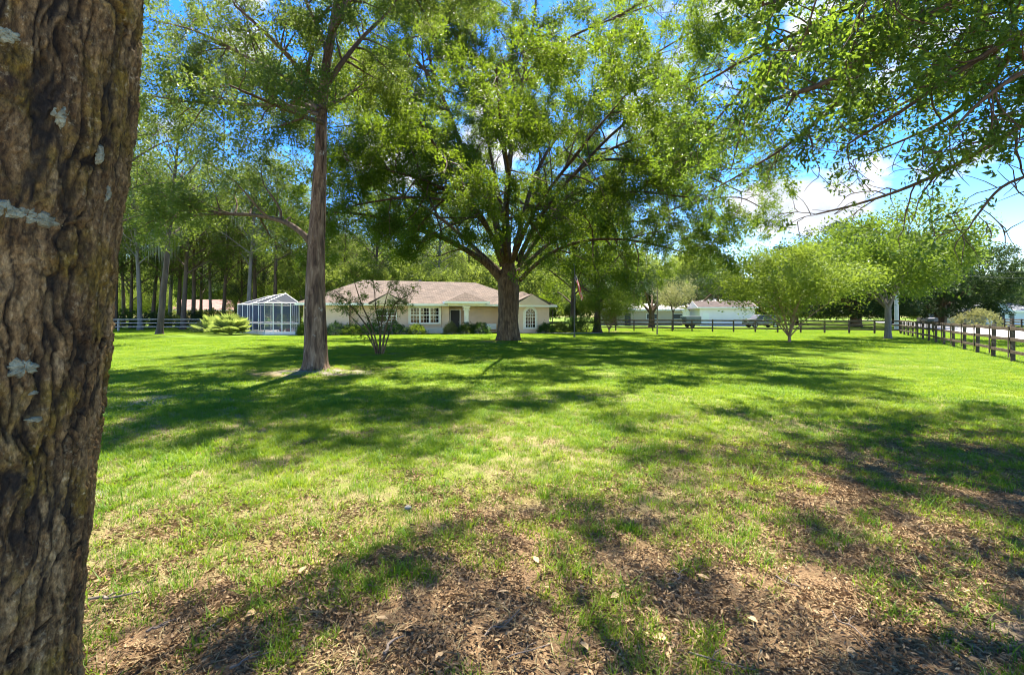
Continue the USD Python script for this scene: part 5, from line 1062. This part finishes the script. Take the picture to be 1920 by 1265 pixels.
# ------------------------------------------------------------------ vehicles
def car(name, label, loc, rz, paint, kind, cat='car', scale=1.0):
    t = thing(name, label, cat, loc, rz, None, scale); W = .9
    if kind == 'suv': prof = [(-2.3, .42), (-2.3, .95), (-2.22, 1.1), (-1.3, 1.18), (-.75, 1.72), (-.4, 1.8), (1.9, 1.8), (2.2, 1.65), (2.32, 1.1), (2.34, .42)]; glass = [(-1.2, 1.2), (-.68, 1.68), (1.9, 1.70), (2.12, 1.2)]
    elif kind == 'truck': prof = [(-2.6, .5), (-2.6, 1.05), (-2.5, 1.15), (-1.5, 1.22), (-1.0, 1.85), (.5, 1.9), (.75, 1.22), (2.6, 1.22), (2.65, .5)]; glass = [(-1.4, 1.24), (-.95, 1.78), (.42, 1.8), (.6, 1.24)]
    else: prof = [(-2.2, .35), (-2.2, .7), (-2.1, .85), (-1.15, .98), (-.5, 1.42), (.8, 1.42), (1.5, 1.02), (2.2, .95), (2.25, .35)]; glass = [(-1.0, 1.0), (-.46, 1.36), (.76, 1.36), (1.3, 1.02)]
    def ext(pr, w0, w1):
        m = trimesh.creation.extrude_polygon(Polygon(pr), w1 - w0, engine='earcut'); m.apply_transform(np.array([[1, 0, 0, 0], [0, 0, -1, -w0], [0, 1, 0, 0], [0, 0, 0, 1.0]])); return m
    wheels = [(-1.4, 0), (1.4, 0)]; body = Polygon(prof)
    for x, _ in wheels: body = body.difference(Point(x, .36).buffer(.42))
    m = trimesh.creation.extrude_polygon(body, 2 * W, engine='earcut'); m.apply_transform(np.array([[1, 0, 0, 0], [0, 0, -1, W], [0, 1, 0, 0], [0, 0, 0, 1.0]]))
    v = m.vertices.copy(); s = np.clip((v[:, 2] - .9) / 1.0, 0, 1); v[:, 1] *= 1 - .16 * s; m.vertices = v; obj('body', m, M[paint], t, smooth=35)
    for side in (-1, 1):
        g = trimesh.creation.extrude_polygon(Polygon(glass), .012, engine='earcut'); g.apply_transform(np.array([[1, 0, 0, 0], [0, 0, -1, 0], [0, 1, 0, 0], [0, 0, 0, 1.0]])); gv_ = g.vertices.copy(); s = np.clip((gv_[:, 2] - .9) / 1.0, 0, 1); gv_[:, 1] += side * (W * (1 - .16 * s) + .006); g.vertices = gv_; obj('window', g, M['dark_frame'], t)
        for x, _ in wheels:
            w = trimesh.creation.cylinder(.36, .24, sections=24); w.apply_transform(trimesh.transformations.rotation_matrix(PI / 2, [1, 0, 0])); w.apply_translation([x, side * (W - .12), .36]); wp = obj('wheel', w, M['tyre'], t, smooth=40)
            w = trimesh.creation.cylinder(.22, .03, sections=20); w.apply_transform(trimesh.transformations.rotation_matrix(PI / 2, [1, 0, 0])); w.apply_translation([x, side * (W + .005), .36]); obj('rim', w, M['rim'], wp)
        obj('headlight', chamfer_box(-2.33 if kind == 'suv' else (-2.63 if kind == 'truck' else -2.23), -2.1, side * .62 - .14, side * .62 + .14, prof[1][1] - .2, prof[1][1] - .04, .01), M['lamp_glass'], t)
        obj('tail_light', chamfer_box(prof[-1][0] - .1, prof[-1][0] + .02, side * .72 - .08, side * .72 + .08, prof[-1][1] + .35, prof[-1][1] + .6, .01), M['paint_red'], t)
    obj('bumper', chamfer_box(prof[0][0] - .06, prof[0][0] + .1, -W + .04, W - .04, .36, .56, .03), M['dark_frame'], t); obj('bumper', chamfer_box(prof[-1][0] - .1, prof[-1][0] + .06, -W + .04, W - .04, .36, .56, .03), M['dark_frame'], t)
    return t
car('parked_car', 'beige estate car parked beyond the brown fence beside the white garage', gp(1428, 64), .05, 'paint_beige', 'suv')
car('parked_truck', 'white pickup truck parked far off across the road', gp(1744, 92), 1.3, 'paint_white', 'truck', 'truck', 1.05)
car('parked_car', 'red car parked beside the distant white pickup', gp(1764, 94), .3, 'paint_red', 'suv')
car('parked_car', 'dark blue car parked in the distance, nearer the grey house', gp(1810, 90), .1, 'paint_navy', 'sedan')
car('parked_car', 'dark blue car parked in the distance, next to the thin wooden pole', gp(1785, 92), -.1, 'paint_navy', 'suv')
def trailer():
    t = thing('utility_trailer', 'dark boxy utility trailer standing behind the fence beside the white garage', 'trailer', gp(1276, 62), .04)
    obj('bed', chamfer_box(0, 2.9, 0, 1.6, .45, .6, .02), M['metal_grey'], t); obj('box', chamfer_box(.8, 2.9, .05, 1.55, .6, 1.55, .05), M['metal_grey'], t)
    for x in (0.02, .75): obj('stake', bx(x, x + .05, 0, .05, .6, 1.5), M['metal_grey'], t)
    obj('top_rail', bx(0, .8, 0, .05, 1.5, 1.56), M['trim'], t); obj('drawbar', tube([[0, .8, .5], [-1.1, .8, .45]], .04, 6), M['metal_grey'], t)
    for y in (-.05, 1.6): w = trimesh.creation.cylinder(.32, .2, sections=20); w.apply_transform(trimesh.transformations.rotation_matrix(PI / 2, [1, 0, 0])); w.apply_translation([1.6, y, .32]); obj('wheel', w, M['tyre'], t, smooth=40)
trailer()
mb = thing('mailbox', 'dark mailbox on a post at the roadside behind the fence', 'mailbox', gp(1749, 45)); obj('post', bx(-.05, .05, -.05, .05, -.1, 1.05), M['fence_brown'], mb)
bxm = trimesh.creation.extrude_polygon(Polygon([(-.22, 0), (.22, 0)] + [(.22 * math.cos(a), .2 + .2 * math.sin(a)) for a in np.linspace(0, PI, 12)]), .7, engine='earcut'); bxm.apply_transform(trimesh.transformations.rotation_matrix(PI / 2, [1, 0, 0])); bxm.apply_translation([0, .35, 1.05]); obj('box', bxm, M['dark_frame'], mb, smooth=40)

# ------------------------------------------------------------------ fallen twigs, leaves and a stone on the ground
def fallen():
    r = np.random.default_rng(5)
    tw = [((165, 1130), (262, 1115), 'thin dark fallen branch lying beside the base of the near trunk', .010), ((275, 1190), (315, 1172), 'short brown stick lying right of the near trunk base', .007), ((905, 1205), (975, 1150), 'pale curved twig on the leaf litter at the bottom centre', .005), ((430, 1260), (515, 1228), 'pale dry stick near the bottom edge left of centre', .006), ((720, 1235), (745, 1205), 'stubby dark stick at the bottom centre', .009),
          ((1262, 1070), (1270, 1092), 'short tan stick upright in the litter right of centre', .006), ((1290, 1230), (1420, 1262), 'long thin twig at the bottom right of centre', .005), ((1455, 1085), (1500, 1105), 'pale twig among litter at right', .005), ((1560, 1150), (1640, 1230), 'long pale twig crossing a sunlit litter patch at right', .005), ((950, 1240), (1030, 1215), 'slim twig near the bottom edge at centre', .004)]
    for (a, b, lab, rad) in tw:
        A, B = ground_at(*a), ground_at(*b); mid = (A + B) / 2 + np.array([r.normal(0, .02), r.normal(0, .02), 0]); P = resample([A, A * .7 + B * .3 + r.normal(0, .012, 3) * [1, 1, 0], mid, B], 10); P[:, 2] = ground_z(P[:, 0], P[:, 1]) + .016 + rad
        t = thing('fallen_twig', lab, 'twig', A); obj('stem', tube(P - A, np.linspace(rad, rad * .5, 10), 7), M['twig'], t, smooth=50); q = P[5] - A; obj('side_shoot', tube([q, q + [.03, .03, .012], q + [.07, .05, .014]], [rad * .5, rad * .4, rad * .2], 5), M['twig'], t)
    lv, lf = leaf_shape(1, 1, .35, True)
    for k, (x, y) in enumerate([(755, 1190), (705, 1165), (955, 1115), (300, 1080), (560, 1080), (830, 1230), (1090, 1210), (1400, 1160), (1160, 1120), (640, 1040), (480, 1150), (1250, 1200), (1010, 1060), (1330, 1090), (1700, 1120), (1600, 1240)]):
        p = ground_at(x, y); p[2] = ground_z(p[0:1], p[1:2])[0] + .02; a = r.uniform(0, 6.28); R = rot_from(np.array([[math.cos(a), math.sin(a), .15]]), np.array([r.normal(0, .4)]))[0]
        tag(obj('fallen_leaf', ((lv * [.075, .034, .034]) @ R.T + p, lf), M['dead_leaf'], tone=np.full(7, r.uniform(.6, 1.1))), 'large curled brown leaf lying on top of the leaf litter', 'leaf', 'large fallen leaves in the foreground')
    p = ground_at(765, 958); s = trimesh.creation.icosphere(3, .026); s.vertices = s.vertices * [1.1, .8, .7] * (1 + .25 * (meshkit.fbm(s.vertices * 30, 3, 1) - .5))[:, None]; s.apply_translation(p + [0, 0, .03]); tag(obj('stone', s, M['stone'], smooth=True), 'small pale stone lying in the grass left of centre', 'stone')
fallen()
